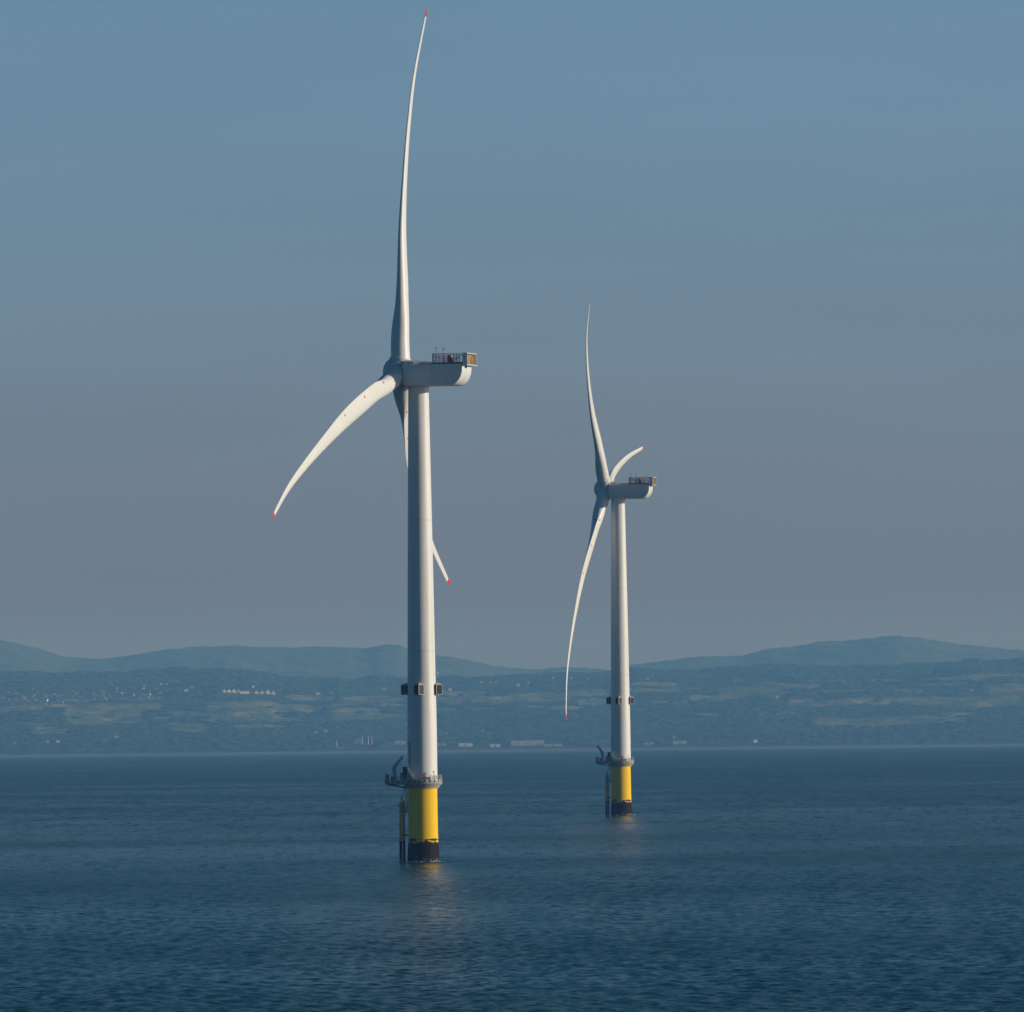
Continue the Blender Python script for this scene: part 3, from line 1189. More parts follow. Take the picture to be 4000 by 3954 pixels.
    for s in (-.4, .4):
        A, B = Vector((-1.9, -3.75 + s * .4 - .1, 18.5)), Vector((-3.3, -2.9 + s * .8, 21.0))
        st.tube(A, B, .07)
        st.tube(A + Vector((0, 0, 1)), B + Vector((0, 0, 1)), .035)
        for k in range(5):
            q = A + (B - A) * (k / 4)
            st.tube(q, q + Vector((0, 0, 1)), .03)
    for k in range(9):
        q = Vector((-1.9, -3.85, 18.5)) + (Vector((-3.3, -2.95, 21.0)) - Vector((-1.9, -3.85, 18.5))) * (k / 8)
        st.box((q.x, q.y, q.z), (.3, .75, .05), rz=.5)
    st.box((-3.45, -2.2, 21.0), (.8, 1.3, .08))
    st.build('stairs', M_GALV, T)
    MB().lathe([(-.45, .18), (-.42, .30), (.42, .30), (.45, .18)], 16, axis='X').build('life_raft', M_ORANGE, T, smooth=40).location = (-.05, -3.95, 18.95)
    MB().box((.62, -4.0, 18.95), (.34, .3, .70)).build('red_locker', M_RED, T)
    MB().box((1.35, -3.95, 18.85), (.7, .3, .5)).build('grey_locker', M_GREY, T)
    for (x, y, h) in ((2.55, -3.5, 1.75), (-5.9, -2.75, 1.7), (-8.3, 2.0, 1.4)):
        lm = MB().tube((x, y, 18.4), (x, y, 18.4 + h), .07, .05)
        lm.lathe([(18.4 + h, .12), (18.5 + h, .17), (18.4 + h + .32, .14), (18.4 + h + .36, .03)], 10)
        k = len(lm.v) - 40
        lm.v[k:] = [(p[0] + x, p[1] + y, p[2]) for p in lm.v[k:]]
        lm.build('marker_lamp', M_GALV, T, smooth=40)
    # --- boat landing on the left: two fender tubes, ladder, struts
    phi = math.radians(157)
    dv = Vector((math.cos(phi), math.sin(phi), 0))
    pv_ = Vector((math.sin(phi), -math.cos(phi), 0))
    bl = MB()
    near = dv * 5.15 - pv_ * 0.0 + Vector((-.36, -.85, 0))
    farp = dv * 5.15 + Vector((.36, .85, 0))
    near.z = farp.z = 0
    f1 = MB().tube((near.x, near.y, 4.7), (near.x, near.y, 13.35), .29, n=20)
    f1.build('fender_tube', M_PIPE, T, smooth=40)
    f2 = MB().tube((farp.x, farp.y, 4.7), (farp.x, farp.y, 13.9), .27, n=20)
    f2.build('fender_tube', M_RUSTY, T, smooth=40)
    for q in (near, farp):
        MB().tube((q.x, q.y, -6), (q.x, q.y, 4.75), .315, n=20).build('fender_growth', M_GROWTH, T, smooth=40)
    for z, rr in ((11.4, .19), (6.1, .19)):
        s_ = MB()
        for q in (near, farp):
            w = Vector((q.x, q.y, 0)).normalized() * 3.2
            s_.tube((q.x, q.y, z), (w.x, w.y, z - .1), rr, n=12)
        s_.build('strut', M_RUSTY, T, smooth=40)
    ld = MB()
    mid = (near + farp) / 2
    for s in (-.22, .22):
        e_ = (farp - near).normalized() * s
        ld.tube((mid.x + e_.x, mid.y + e_.y, -3), (mid.x + e_.x, mid.y + e_.y, 15), .055)
    for k in range(45):
        e_ = (farp - near).normalized() * .22
        z = -1 + k * .36
        ld.tube((mid.x - e_.x, mid.y - e_.y, z), (mid.x + e_.x, mid.y + e_.y, z), .03, n=5)
    ld.build('ladder', M_GALV, T)
    rp = MB().box((-4.0, 1.2, 11.75), (1.5, 1.6, .10))
    for x in (-4.7, -4.0, -3.4):
        rp.tube((x, .4, 11.8), (x, .4, 12.95), .04)
        rp.tube((x, 2.0, 11.8), (x, 2.0, 12.95), .04)
    for z in (12.4, 12.95):
        rp.tube((-4.7, .4, z), (-3.35, .4, z), .035)
        rp.tube((-4.7, 2.0, z), (-4.7, .4, z), .035)
    rp.build('rest_platform', M_GREY, T)
    pp = MB()
    pp.path([(-4.25, -.3, 17.6), (-4.25, -.3, 15.6), (-4.95, .2, 14.6), (-5.05, .4, 12.0)], .10)
    for x, y in ((-3.85, .2), (-3.62, -.2), (-3.5, .5)):
        pp.tube((x, y, 11.8), (x, y, 17.6), .06)
    pp.build('pipework', M_GALV, T)

    # --- nacelle (x upwind, origin at the tower top centre at hub height)
    nc = empty('nacelle_pivot')
    COL.objects.unlink(nc)
    bpy.data.objects.remove(nc)
    side = [(2.45, -2.75), (2.45, 1.75), (-11.35, 1.75), (-11.45, .9), (-11.35, -.2), (-11.0, -1.25), (-10.45, -2.1), (-9.8, -2.7), (-9.1, -3.0), (2.1, -3.0)]
    body = MB().prism(side, -3.85, 3.85, 'XZ').build('nacelle', M_NAC, T, smooth=25, bevel=.10)
    roof = MB()
    # chamfered roof, higher over the front
    st_ = [(2.42, 3.75, 1.16), (2.2, 3.8, 1.22), (-1.0, 3.8, .92), (-4.3, 3.8, .50), (-5.2, 3.8, .34), (-11.3, 3.8, .24)]
    vs, fs = [], []
    for (x, w, h) in st_:
        vs += [(x, -w, 1.753), (x, -w * .72, 1.753 + h * .55), (x, -w * .35, 1.753 + h), (x, w * .35, 1.753 + h), (x, w * .72, 1.753 + h * .55), (x, w, 1.753)]
    for k in range(len(st_) - 1):
        for i in range(5):
            fs.append((k * 6 + i, k * 6 + i + 1, (k + 1) * 6 + i + 1, (k + 1) * 6 + i))
    fs += [tuple(range(6)), tuple(range((len(st_) - 1) * 6 + 5, (len(st_) - 1) * 6 - 1, -1))]
    roof.add(vs, fs)
    roof.build('roof_cover', M_NAC, body, smooth=20)
    ht = MB()
    ht.box((.9, 3.0, 2.30), (1.5, .5, .22)).box((-2.0, 3.0, 2.08), (1.8, .5, .2))
    build_each(ht, 'roof_hatch', M_GREY, body)
    vn = MB().box((-11.46, 1.0, 1.05), (.12, 1.5, .55))
    vn.build('rear_vent', M_BLACK, body)
    sm = MB()
    sm.box((-4.3, 3.86, -.6), (.04, .03, 4.2)).box((-4.5, 3.86, -2.55), (13, .03, .04))
    sm.build('panel_seam', M_GREY, body)
    MB().lathe([(2.35, 2.2), (2.95, 2.2)], 48, axis='X').build('rotor_gap_shade', M_BLACK, body, smooth=30)  # black ring added to paint the shade in the gap between hub and nacelle
    # rail basket on the roof
    z0, z1 = 2.02, 4.10
    x0, x1 = -4.55, -11.5
    dk = MB()
    for y in (-3.6, 3.6):
        dk.box(((x0 + x1) / 2, y, z0), (x0 - x1, .16, .18))
    dk.box((x0, 0, z0), (.16, 7.2, .18)).box(((x0 + x1) / 2, 0, z0 + .02), (x0 - x1 - .2, 7.0, .06))
    dk.build('basket_deck', M_DARK, body)
    rl = MB()
    for y in (-3.6, 3.6):
        for k in range(11):
            x = x0 + (x1 - x0) * k / 10
            rl.box((x, y, (z0 + z1) / 2), (.07, .07, z1 - z0))
        for z, r in ((z1, .055), (z0 + 1.5, .03), (z0 + 1.0, .03), (z0 + .5, .03)):
            rl.tube((x0, y, z), (x1, y, z), r, n=6)
        rl.tube((x0 + (x1 - x0) * .62, y, z0 + .1), (x1, y, z1 - .3), .07, n=6)
        rl.tube((x0, y, z1 - .4), (x0 - 1.9, y, z0 + 1.0), .05, n=6)
    for k in range(8):
        y = -3.6 + 7.2 * k / 7
        rl.box((x0, y, (z0 + z1) / 2), (.07, .07, z1 - z0))
    for z, r in ((z1, .055), (z0 + 1.5, .03), (z0 + 1.0, .03), (z0 + .5, .03)):
        rl.tube((x0, -3.6, z), (x0, 3.6, z), r, n=6)
    rl.box((x0, 3.6, (z0 + z1) / 2 + .05), (.24, .24, z1 - z0 + .1))
    rl.build('basket_rail', M_DARK, body)
    rr_ = MB()
    for k in range(9):
        x = -6.3 - k * .33
        rr_.box((x, -2.2, (z0 + z1) / 2), (.07, .07, z1 - z0 - .15))
    for z in (z1 - .15, z0 + 1.3, z0 + .75):
        rr_.tube((-6.3, -2.2, z), (-8.95, -2.2, z), .04, n=6)
        rr_.tube((-6.3, 2.2, z), (-6.3, -2.2, z), .04, n=6)
    for k in range(7):
        rr_.box((-6.3, 2.2 - k * .73, (z0 + z1) / 2), (.07, .07, z1 - z0 - .15))
    rr_.build('inner_rail', M_RED2, body)
    MB().box((-7.6, .4, 2.95), (.9, 1.2, 1.7)).build('rescue_box', M_ORANGE, body, bevel=.05)
    ms = MB()
    for x, y, h in ((-5.2, 3.3, 5.35), (-6.6, 2.2, 5.2)):
        ms.tube((x, y, z0), (x, y, h), .045)
        ms.box((x, y, h), (.5, .07, .07)).box((x - .22, y, h + .1), (.14, .14, .2)).box((x + .22, y, h + .06), (.1, .1, .16))
    ms.build('wind_vane_mast', M_DARK, body)
    # cooler box overhanging the tail, lattice on its back
    cb = MB()
    xa, xb, za, zt, w = -11.55, -12.65, 1.45, 4.15, 3.85
    cb.box(((xa + xb) / 2, w, (za + zt) / 2), (xa - xb, .12, zt - za)).box(((xa + xb) / 2, -w, (za + zt) / 2), (xa - xb, .12, zt - za))
    cb.box(((xa + xb) / 2, 0, zt - .06), (xa - xb - .01, 2 * w - .13, .16)).box(((xa + xb) / 2, 0, za + .06), (xa - xb - .01, 2 * w - .13, .22))
    cb = cb.build('cooler', M_NAC, body)
    MB().box((xa - .15, 0, (za + zt) / 2), (.12, 2 * w - .14, zt - za - .3)).build('cooler_mesh', M_TAN, body)
    lt = MB()
    xr = xb + .05
    lt.box((xr, 0, (za + zt) / 2), (.12, .22, zt - za - .3))
    for s in (-1, 1):
        lt.tube((xr, s * .25, za + .2), (xr, s * (w - .2), zt - .2), .07, n=6)
        lt.tube((xr, s * .1, za + .2), (xr, s * 1.7, zt - .2), .05, n=6)
        lt.tube((xr + .3, s * .1, za + .2), (xr + .3, s * 1.0, zt - .2), .04, n=6)
    lt.build('cooler_brace', M_RUSTY, body)
    hl = MB()
    for y in (-2.6, -.9, .9, 2.6):
        hl.box((xb - .012, y, za + .08), (.05, .3, .14))
    build_each(hl, 'cooler_bolt_plate', M_DARK, body)

    # --- hub and blades
    hub = MB().lathe([(-2.25, 2.3), (-2.2, 2.75), (-1.9, 2.98), (-.6, 3.12), (.9, 3.1), (1.9, 2.85), (2.8, 2.25), (3.35, 1.4), (3.58, .6), (3.63, .02)], 64, axis='X')
    hub = hub.build('hub', M_NAC, T, smooth=35)
    for k in range(3):
        c = MB().lathe([(2.3, 2.48), (2.95, 2.48), (3.03, 2.42), (3.06, 2.2)], 48)
        c = c.build('blade_collar', M_NAC, hub, smooth=30)
        c.rotation_euler = (-k * 2 * math.pi / 3, 0, 0)
    sr = MB().lathe([(-1.2, 3.09), (-1.2, 3.12), (-1.1, 3.12), (-1.1, 3.09)], 64, axis='X', capends=False)
    sr.build('spinner_seam', M_GREY, hub)
    for k in range(3):
        b = blade_mesh(RS1, 'blade', M_BLADE, T)
        blade_mesh(RS2, 'blade_tip', M_RED, b)
    return T


def pose(T, x, y, yaw, theta, crane_turn, boom_scale=1.0):
    T.location = (x, y, -drop(x, y))
    k = 0
    for o in kids(T):
        base = o.name.split('.')[0]
        if base == 'nacelle':
            o.matrix_local = Matrix.Translation((0, 0, HUB_Z)) @ Matrix.Rotation(math.pi - yaw, 4, 'Z')
        elif base in ('hub', 'blade'):
            a = rot_part(yaw, theta + (k * 2 * math.pi / 3 if base == 'blade' else 0))
            ax = (Matrix.Rotation(math.pi - yaw, 4, 'Z') @ Matrix.Rotation(-TILT, 4, 'Y')) @ Vector((4.6, 0, 0))
            o.matrix_local = Matrix.Translation(ax + Vector((0, 0, HUB_Z - .1))) @ a
            if base == 'blade':
                k += 1
        elif base == 'crane':
            o.rotation_euler = (0, 0, crane_turn)


T1 = make_turbine()
tag(T1, 'nearest and tallest wind turbine, white on a yellow pile, one blade pointing straight up', 'wind turbine', 'offshore wind turbines')
T2 = copy_tree(T1)
# the far rotor's blades are bent a little farther downwind: meshes of their own
_b = blade_mesh(RS1, 'blade', M_BLADE, None, -1.88)
_t = blade_mesh(RS2, 'blade_tip', M_RED, None, -1.88)
for o_ in kids(T2):
    if o_.name.startswith('blade'):
        o_.data = _b.data
        for c_ in kids(o_):
            c_.data = _t.data
bpy.data.objects.remove(_b)
bpy.data.objects.remove(_t)
tag(T2, 'smaller wind turbine farther out, one long blade hanging down in front of the hills', 'wind turbine')
pose(T1, -20.83, 1951.8, 0.2739, -0.0851, 0.12)
pose(T2, 35.98, 2935.6, 0.1782, 0.7292, math.radians(150))

M_FOAM = plain('sea_foam', (0.75, 0.78, 0.78), 0.9)
for (tx, ty) in ((-20.83, 1951.8), (35.98, 2935.6)):
    fm = MB()
    rf = random.Random(int(ty))
    for i in range(46):
        a = rf.uniform(0, 6.28)
        r = 3.5 + abs(rf.gauss(0, .3)) if rf.random() < .85 else rf.uniform(3.6, 4.8)
        cx, cy = tx + r * math.cos(a) , ty + r * math.sin(a)
        z = -drop(tx, ty) + rf.uniform(-.12, .14)
        w, l, n = rf.uniform(.06, .2), rf.uniform(.15, .5), 7
        a2 = rf.uniform(0, 3)
        ring = [(cx + l * math.cos(q) * math.cos(a2) - w * math.sin(q) * math.sin(a2), cy + l * math.cos(q) * math.sin(a2) + w * math.sin(q) * math.cos(a2)) for q in [6.283 * k / n for k in range(n)]]
        fm.prism([(p[0] - 0, p[1]) for p in ring], z, z + rf.uniform(.04, .14))
    tag(fm.build('foam', M_FOAM), 'specks of foam lapping round the foot of the yellow pile', None, None, 'stuff')

# ------------------------------------------------------------------ buildings on the far shore
M_WALLW = plain('white_render', (0.70, 0.70, 0.69), 0.8)
M_WALLC = plain('cream_render', (0.40, 0.38, 0.34), 0.8)
M_WALLB = plain('brick_wall', (0.22, 0.16, 0.13), 0.85)
M_SLATE = plain('slate_roof', (0.10, 0.10, 0.11), 0.7)
M_TILE = plain('tile_roof', (0.14, 0.095, 0.08), 0.8)
M_SHEET = plain('pale_sheet_roof', (0.36, 0.36, 0.35), 0.6)
M_WIN = plain('window_glass', (0.03, 0.035, 0.04), 0.2)


def house(w, d, h, rise, wall, roof, name='house', chim=True, rows=2, gable='x'):
    H = empty(name)
    W = MB().box((0, 0, h / 2 - 1.5), (w, d, h + 3))
    if gable == 'y':                               # gable end faces the sea
        W.prism([(-w / 2, h), (w / 2, h), (0, h + rise - .3)], -d / 2, d / 2, 'XZ')
    W.build('wall', wall, H)
    q = .5
    if gable == 'y':
        rv = [(-w / 2 - q, -d / 2 - q, h - .3), (0, -d / 2 - q, h + rise), (w / 2 + q, -d / 2 - q, h - .3), (-w / 2 - q, d / 2 + q, h - .3), (0, d / 2 + q, h + rise), (w / 2 + q, d / 2 + q, h - .3)]
        rf = [(0, 1, 4, 3), (1, 2, 5, 4)]
        low = [(p[0], p[1], p[2] - .25) for p in rv]
        R = MB().add(rv + low, rf + [(9, 10, 7, 6), (10, 11, 8, 7), (0, 6, 7, 1), (1, 7, 8, 2), (3, 4, 10, 9), (4, 5, 11, 10), (0, 3, 9, 6), (2, 8, 11, 5)])
    else:
        rv = [(-w / 2 - q, -d / 2 - q, h), (w / 2 + q, -d / 2 - q, h), (w / 2 + q, d / 2 + q, h), (-w / 2 - q, d / 2 + q, h), (-w / 2 - q, 0, h + rise), (w / 2 + q, 0, h + rise)]
        R = MB().add(rv, [(0, 1, 5, 4), (2, 3, 4, 5), (1, 2, 5), (3, 0, 4), (3, 2, 1, 0)])
    r_ = R.build('roof', roof, H)
    if chim:
        MB().box((w * .3, 0, h + rise * .8), (.9, .9, 2.2)).build('chimney', M_WALLB, r_)
    for k in range(rows):
        for i in range(max(2, int(w / 3.6))):
            n_ = max(2, int(w / 3.6))
            x = -w / 2 + w * (i + .5) / n_
            MB().box((x, -d / 2 - .03, 1.6 + k * 2.7), (1.2, .08, 1.2)).build('window', M_WIN, H)
    return H


def shed(w, d, h, rise, wall, roof, name):
    H = empty(name)
    MB().box((0, 0, h / 2 - 2), (w, d, h + 4)).build('wall', wall, H)
    rv = [(-w / 2 - .3, -d / 2 - .4, h), (w / 2 + .3, -d / 2 - .4, h), (w / 2 + .3, d / 2 + .4, h), (-w / 2 - .3, d / 2 + .4, h), (-w / 2 - .3, 0, h + rise), (w / 2 + .3, 0, h + rise)]
    MB().add(rv, [(0, 1, 5, 4), (2, 3, 4, 5), (1, 2, 5), (3, 0, 4), (3, 2, 1, 0)]).build('roof', roof, H)
    n_ = max(1, int(w / 28))
    for i in range(n_):
        MB().box((-w / 2 + w * (i + .5) / n_, -d / 2 - .04, 2.2), (5, .1, 4.4)).build('loading_door', M_SLATE, H)
    return H


CLEAR = []     # (x, y, half width) kept free of trees


def put(o, px, py, rz=0.0, s=1.0, w=8):
    """stand a building where the sight line meets the ground"""
    q = sight(px, py)
    if q is None:
        return False
    o.location = (q[0], q[1], q[2])
    o.rotation_euler = (0, 0, rz)
    o.scale = (s, s, s)
    CLEAR.append((q[0], q[1], w * s))
    return True


def drop_tree(o):
    for c in kids(o):
        drop_tree(c)
    bpy.data.objects.remove(o)


# row of white gabled houses above the fields
rowpx = [(875, 2706), (893, 2705), (913, 2706), (932, 2708), (1002, 2711), (1023, 2712), (1045, 2711), (1067, 2714)]
ords = ['first', 'second', 'third', 'fourth', 'fifth', 'sixth', 'seventh', 'eighth']
proto = house(9.5, 9, 4.0, 5.0, M_WALLW, M_SLATE, 'white_house', False, 1, 'y')
for i, (x, y) in enumerate(rowpx):
    o = proto if i == 0 else copy_tree(proto)
    put(o, x, y, random.uniform(.2, .45), random.uniform(1.05, 1.3), 9)
    tag(o, 'white gabled hillside house, %s from the left in the row left of the near turbine' % ords[i], 'house', 'row of white gabled houses on the hill')
lw = house(26, 9, 4.2, 2.2, M_WALLW, M_SHEET, 'long_white_house', False, 1)
put(lw, 953, 2709, .4, 1, 14)
tag(lw, 'long low white house between the fourth and fifth gabled houses of the hillside row', 'house')
lw = house(22, 9, 3.6, 2.0, M_WALLC, M_SLATE, 'long_low_house', False, 1)
put(lw, 976, 2710, 0.1, 1, 12)
tag(lw, 'second long low house in the gap of the white hillside row, duller and cream', 'house')
# single houses that stand out
lone = [
    (478, 2712, 'brightest tiny white house at the right end of the left-hand town', M_WALLW, 1.0),
    (523, 2719, 'small white house just right of the brightest house of the town', M_WALLW, .7),
    (630, 2676, 'white house left of the pair under the brown field on the left hill', M_WALLW, .8),
    (653, 2675, 'white house of the pair under the brown field, nearer the field', M_WALLW, .8),
    (725, 2702, 'house with pale front standing right below the small brown field', M_WALLC, 1.2),
    (750, 2688, 'tall pale house beside the small brown field on the left hill', M_WALLW, 1.0),
    (988, 2686, 'white house standing alone above the row of gabled houses', M_WALLW, .9),
    (1242, 2715, 'broad white farmhouse alone between the white row and the near turbine', M_WALLW, 1.5),
    (1295, 2709, 'tiny white cottage right of the broad white farmhouse', M_WALLW, .6),
    (1543, 2653, 'white house on the wooded crest just left of the near turbine tower', M_WALLW, .9),
    (1500, 2697, 'pinkish long house on the hill just left of the near turbine tower', M_WALLC, 1.4),
    (454, 2884, 'pale house in the trees low on the left shore, left of the bright one', M_WALLC, 1.0),
    (455, 2884, None, M_WALLW, 1.0),
    (186, 2902, 'left house of two small white houses low above the left shore', M_WALLW, .9),
    (226, 2902, 'right house of two small white houses low above the left shore', M_WALLW, .9),
    (57, 2913, 'small pale house closest to the left edge of the low shore', M_WALLC, .9),
    (1235, 2864, 'tiny white cottage in the dark woods below the fields left of the near turbine', M_WALLW, .7),
    (1272, 2861, 'low pale farm building in the dark woods left of the near turbine', M_WALLC, 1.1),
    (1744, 2869, 'white house above the shore sheds just right of the near turbine tower', M_WALLW, .9),
    (1888, 2856, 'tall narrow white house on the slope right of the near turbine', M_WALLW, .8),
    (1910, 2873, 'pink house in the bare patch above the long shore sheds', M_WALLB, 1.2),
    (1758, 2697, 'white house close to the right side of the near turbine tower', M_WALLW, 1.0),
    (1766, 2695, None, M_WALLC, 1.0),
    (2024, 2680, 'white farmhouse in the woods between the two turbines, topmost in its cluster', M_WALLW, 1.1),
    (2064, 2670, 'small white house right of the white farmhouse between the turbines', M_WALLW, .8),
    (2161, 2652, 'white house on the crest between the turbines, nearest the hanging blade', M_WALLW, .9),
    (1915, 2670, 'pale house on the wooded crest, left of the farmhouse between the turbines', M_WALLC, .9),
    (1938, 2668, 'pale house on the wooded crest, right neighbour of another pale house', M_WALLC, .9),
    (1880, 2668, 'dull pale house farthest left on the crest between the turbines', M_WALLC, .8),
    (2230, 2652, 'pale house on the crest right of the hanging blade tip', M_WALLC, .8),
    (2295, 2655, 'pale house on the crest midway from hanging blade to far turbine tower', M_WALLC, .8),
    (2314, 2733, 'tiny white cottage in the fields left of the far turbine tower', M_WALLW, .5),
    (3036, 2727, 'single tiny white tall house in the woods right of the far turbine', M_WALLW, .8),
    (2949, 2904, 'bright white house alone on the shore right of the far turbine', M_WALLW, 1.2),
    (2632, 2887, 'small pale house above the shore just right of the far turbine', M_WALLC, .8),
    (2530, 2655, 'pale house on the wooded crest just right of the far turbine tower', M_WALLC, 1.0),
    (2548, 2642, 'white house high on the crest right of the far turbine tower', M_WALLC, .8),
    (3650, 2736, 'tiny white cottage on the tan field at the right', M_WALLW, .7),
    (3795, 2702, 'pale farm in the woods between two fields at the right', M_WALLC, 1.2),
]
p1 = house(9, 8, 5.2, 2.8, M_WALLW, M_SLATE, 'white_house', True, 2)
p2 = house(10, 8, 4.8, 3.0, M_WALLC, M_TILE, 'pale_house', True, 2)
p3 = house(10, 8, 5.0, 3.0, M_WALLB, M_TILE, 'brick_house', True, 2)
used = set()
for (x, y, lab, mat, s) in lone:
    if lab is None:
        continue
    p = {M_WALLW.name: p1, M_WALLC.name: p2, M_WALLB.name: p3}[mat.name]
    o = p if p.name not in used else copy_tree(p)
    used.add(p.name)
    put(o, x, y, random.uniform(0, .45), s * .9, 9)
    tag(o, lab, 'house')
# the hazy town at the left: streets of small houses nobody can tell apart one by one
rt_ = random.Random(11)
TOWN = []
tries = 0
while len(TOWN) < 80 and tries < 4000:
    tries += 1
    x = rt_.uniform(5, 640)
    y = 2722 + rt_.gauss(0, 14) + (6 if x < 250 else -6 if x > 450 else 0)
    if x > 430 and rt_.random() < .5:
        continue
    if any(abs(x - a) < 9 and abs(y - b_) < 5 for a, b_ in TOWN):
        continue
    TOWN.append((x, y))
tw_ = {}
for i, (x, y) in enumerate(TOWN):
    kind = rt_.choice(['w', 'c', 'c', 'c', 'b', 'b', 'b', 'b'])
    if kind not in tw_:
        tw_[kind] = {'w': lambda: house(9, 8, 5.2, 2.8, M_WALLW, M_SLATE, 'town_house', True, 2),
                     'c': lambda: house(11, 8, 5.0, 3.0, M_WALLC, M_SLATE, 'town_house', True, 2),
                     'b': lambda: house(12, 8, 5.0, 3.0, M_WALLB, M_TILE, 'town_house', True, 2)}[kind]()
        o = tw_[kind]
    else:
        o = copy_tree(tw_[kind])
    put(o, x, y, rt_.uniform(-.5, .5), rt_.uniform(.5, .85), 8)
    word = {'w': 'white', 'c': 'cream', 'b': 'brick'}[kind]
    tag(o, 'tiny %s house among many in the hazy town on the left hillside' % word, 'house', '%s houses of the hazy town on the left hillside' % word)
# long sheds along the shore
sheds = [
    (1818, 2916, 38, 14, 7, 1.5, M_WALLW, M_SHEET, 'long bright white shed on the shore, nearest the right of the near turbine', 'warehouse'),
    (1934, 2917, 28, 12, 6, 1.5, M_WALLW, M_SHEET, 'shorter white shed on the shore, second right of the near turbine', 'warehouse'),
    (2060, 2913, 90, 22, 9, 3, M_WALLC, M_SHEET, 'very long pale grey shed with a sloping roof on the shore between the turbines', 'warehouse'),
    (2160, 2917, 50, 12, 4, 1, M_WALLC, M_SHEET, 'low drab shed at the right end of the very long shore shed', 'warehouse'),
    (1725, 2914, 26, 12, 5, 1.5, M_WALLC, M_SLATE, 'low grey shed by the shore touching the right edge of the near tower', 'warehouse'),
    (2535, 2909, 26, 12, 5, 1.5, M_WALLC, M_TILE, 'low brownish shed on the shore just right of the far turbine', 'warehouse'),
    (2655, 2909, 38, 14, 6, 2, M_WALLC, M_SHEET, 'pale curved-looking shed on the shore, second right of the far turbine', 'warehouse'),
    (1563, 2910, 30, 12, 8, 2, M_WALLC, M_TILE, 'brown plant building on the shore touching the left edge of the near tower', 'factory'),
    (1400, 2906, 22, 14, 11, 1, M_WALLB, M_SLATE, 'boxy plant building among the thin stacks on the shore', 'factory'),
    (1325, 2927, 34, 12, 3.5, 1, M_SLATE, M_SLATE, 'low dark wharf shed under the leftmost thin stack', 'warehouse'),
]
for (x, y, w, d, h, r, wm_, rm_, lab, cat) in sheds:
    o = shed(w, d, h, r, wm_, rm_, 'shore_shed' if cat == 'warehouse' else 'plant_building')
    put(o, x, y, .12, .85, w / 2 + 4)
    tag(o, lab, cat)
# thin stacks / masts
for (x, y, h, lab) in ((1316, 2925, 19, 'leftmost thin white stack on the shore, set apart from the other three'),
                       (1416, 2911, 19, 'first of three thin white stacks close together left of the near turbine'),
                       (1439, 2911, 19, 'middle one of three thin white stacks close together on the shore'),
                       (1453, 2912, 20, 'third and rightmost thin white stack left of the near turbine')):
    q = empty('smoke_stack')
    MB().lathe([(-3, 1.0), (0, 1.0), (h, .65)], 14).build('shaft', M_WALLW, q, smooth=40)
    MB().lathe([(h, .8), (h + .6, .8)], 14).build('cap', M_GREY, q, smooth=40)
    put(q, x, y, 0, 1, 6)
    tag(q, lab, 'chimney')

# ------------------------------------------------------------------ woods
M_TREE, t, b = new_mat('woodland_green')
g = N(t, 'ShaderNodeNewGeometry')
nz = N(t, 'ShaderNodeTexNoise')
nz.inputs['Scale'].default_value = 0.03
nz.inputs['Detail'].default_value = 4
t.links.new(g.outputs['Position'], nz.inputs['Vector'])
mx = N(t, 'ShaderNodeMix', data_type='RGBA')
mx.inputs[6].default_value = (0.010, 0.028, 0.014, 1)
mx.inputs[7].default_value = (0.036, 0.062, 0.026, 1)
t.links.new(nz.outputs[0], mx.inputs[0])
t.links.new(mx.outputs[2], b.inputs['Base Color'])
b.inputs['Roughness'].default_value = 0.95
b.inputs['Specular IOR Level'].default_value = 0.05

bm = bmesh.new()
bmesh.ops.create_icosphere(bm, subdivisions=2, radius=1)
ico_v = np.array([v.co[:] for v in bm.verts])
ico_f = np.array([[v.index for v in f.verts] for f in bm.faces])
bm.free()

ii = []
rw = random.Random(23)
trees = []
dens = lambda x, y: noise.noise(Vector((x / 420.0, y / 900.0, 3.3))) + .5 * noise.noise(Vector((x / 150.0, y / 330.0, 8.1)))
attempts = 0
CA = np.array(CLEAR)


while len(trees) < 23000 and attempts < 90000:
    attempts += 1
    y = rw.uniform(20120, 25250)
    x = rw.uniform(-1, 1) * (0.066 * y + 150)
    h = float(land(x, y))
    if h < 9.5:
        continue
    px, py = to_px(x, y, h - drop(x, y))
    k = 0.012 if float(field_mask(x, y, h - drop(x, y))) > .3 else 1.0
    if k == 1.0 and dens(x, y) < -.45:
        k = .3
    if 2700 < py < 2742 and px < 640:
        k *= .35
    if rw.random() > k:
        continue
    dx_ = np.abs(CA[:, 0] - x)
    dy_ = CA[:, 1] - y
    if np.any((dx_ < CA[:, 2] + 10) & (dy_ > -14) & (dy_ < 330)):
        continue
    trees.append((x, y, h - drop(x, y), rw.uniform(4.2, 7.5)))
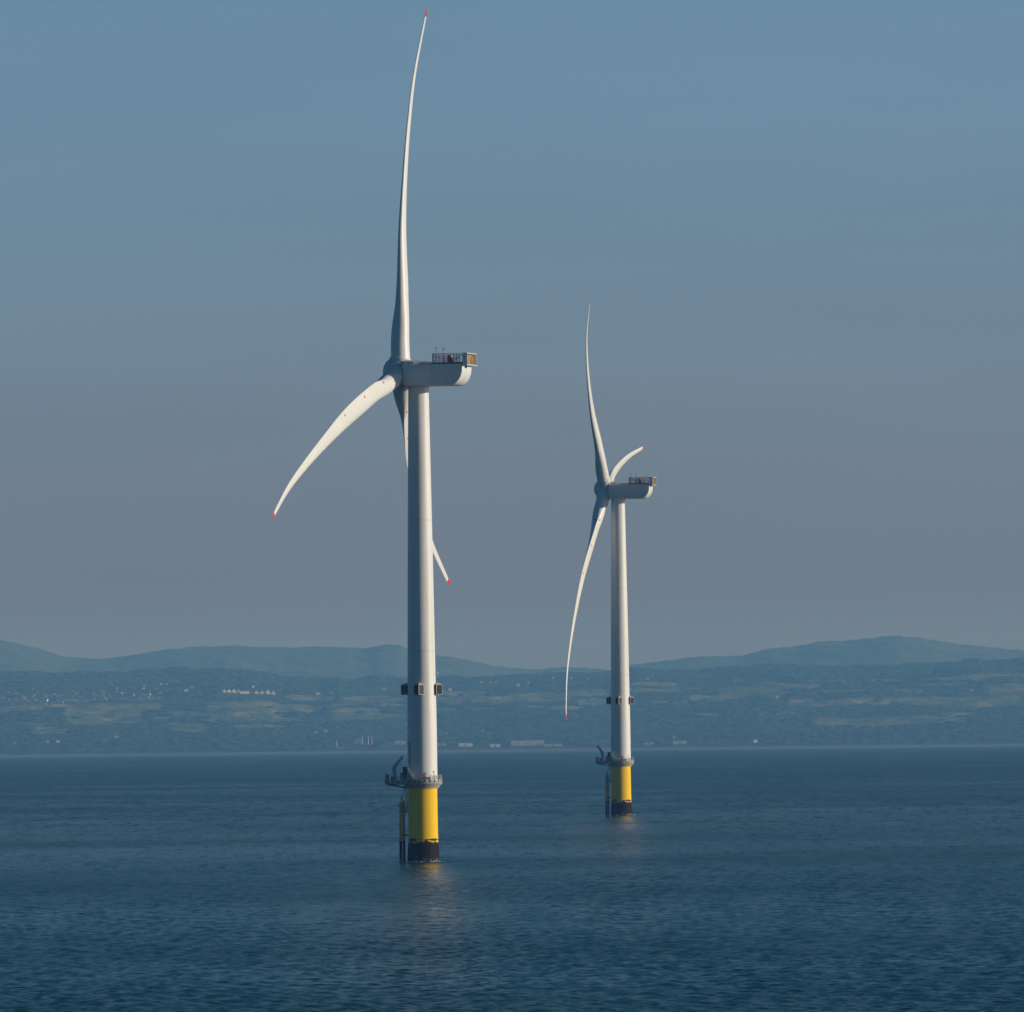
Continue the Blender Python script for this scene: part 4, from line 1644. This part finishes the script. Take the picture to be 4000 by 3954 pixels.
# a clumpy line of taller trees along the crest
for i in range(1500):
    x = rw.uniform(-1800, 1800)
    y = rw.uniform(Y_MID - 160, Y_MID + 60)
    if noise.noise(Vector((x / 90.0, 0.3, 1.7))) < -.12:
        continue
    s = 3.2 + 9 * max(0, noise.noise(Vector((x / 85.0, 4.1, .4)))) + rw.uniform(0, 2)
    if np.any((np.abs(CA[:, 0] - x) < 14) & (CA[:, 1] - y > -14) & (CA[:, 1] - y < 330)):
        continue
    trees.append((x, y, ground_z(x, y), s * 1.9))
nv = len(ico_v)
V = np.empty((len(trees) * nv, 3))
Fc = np.empty((len(trees) * len(ico_f), 3), int)
rr = np.random.RandomState(2)
variants = []
for k in range(12):
    j = ico_v * (1 + rr.uniform(-.28, .28, (nv, 1)))
    variants.append(j)
for i, (x, y, z, s) in enumerate(trees):
    a = rr.uniform(0, 6.28)
    v = variants[rr.randint(12)]
    wx = s * rr.uniform(1.3, 2.7) * (.6 if y > Y_MID - 170 else 1)
    c, sn = math.cos(a), math.sin(a)
    X = (v[:, 0] * c - v[:, 1] * sn) * wx + x
    Y = (v[:, 0] * sn + v[:, 1] * c) * wx + y
    Z = v[:, 2] * s * .46 + z + s * .30
    V[i * nv:(i + 1) * nv] = np.stack([X, Y, Z], 1)
    Fc[i * len(ico_f):(i + 1) * len(ico_f)] = ico_f + i * nv
me = bpy.data.meshes.new('woodland')
me.vertices.add(len(V))
me.vertices.foreach_set('co', V.ravel())
me.loops.add(len(Fc) * 3)
me.loops.foreach_set('vertex_index', Fc.ravel())
me.polygons.add(len(Fc))
me.polygons.foreach_set('loop_start', np.arange(0, len(Fc) * 3, 3))
me.polygons.foreach_set('loop_total', np.full(len(Fc), 3))
me.update()
me.validate()
me.polygons.foreach_set('use_smooth', np.ones(len(me.polygons), dtype=bool))
me.materials.append(M_TREE)
wd = bpy.data.objects.new('woodland', me)
COL.objects.link(wd)
tag(wd, 'dark hazy woods and hedgerows covering the hills behind the shore', None, None, 'stuff')
print('trees', len(trees), 'things', len([o for o in bpy.data.objects if o.parent is None]))
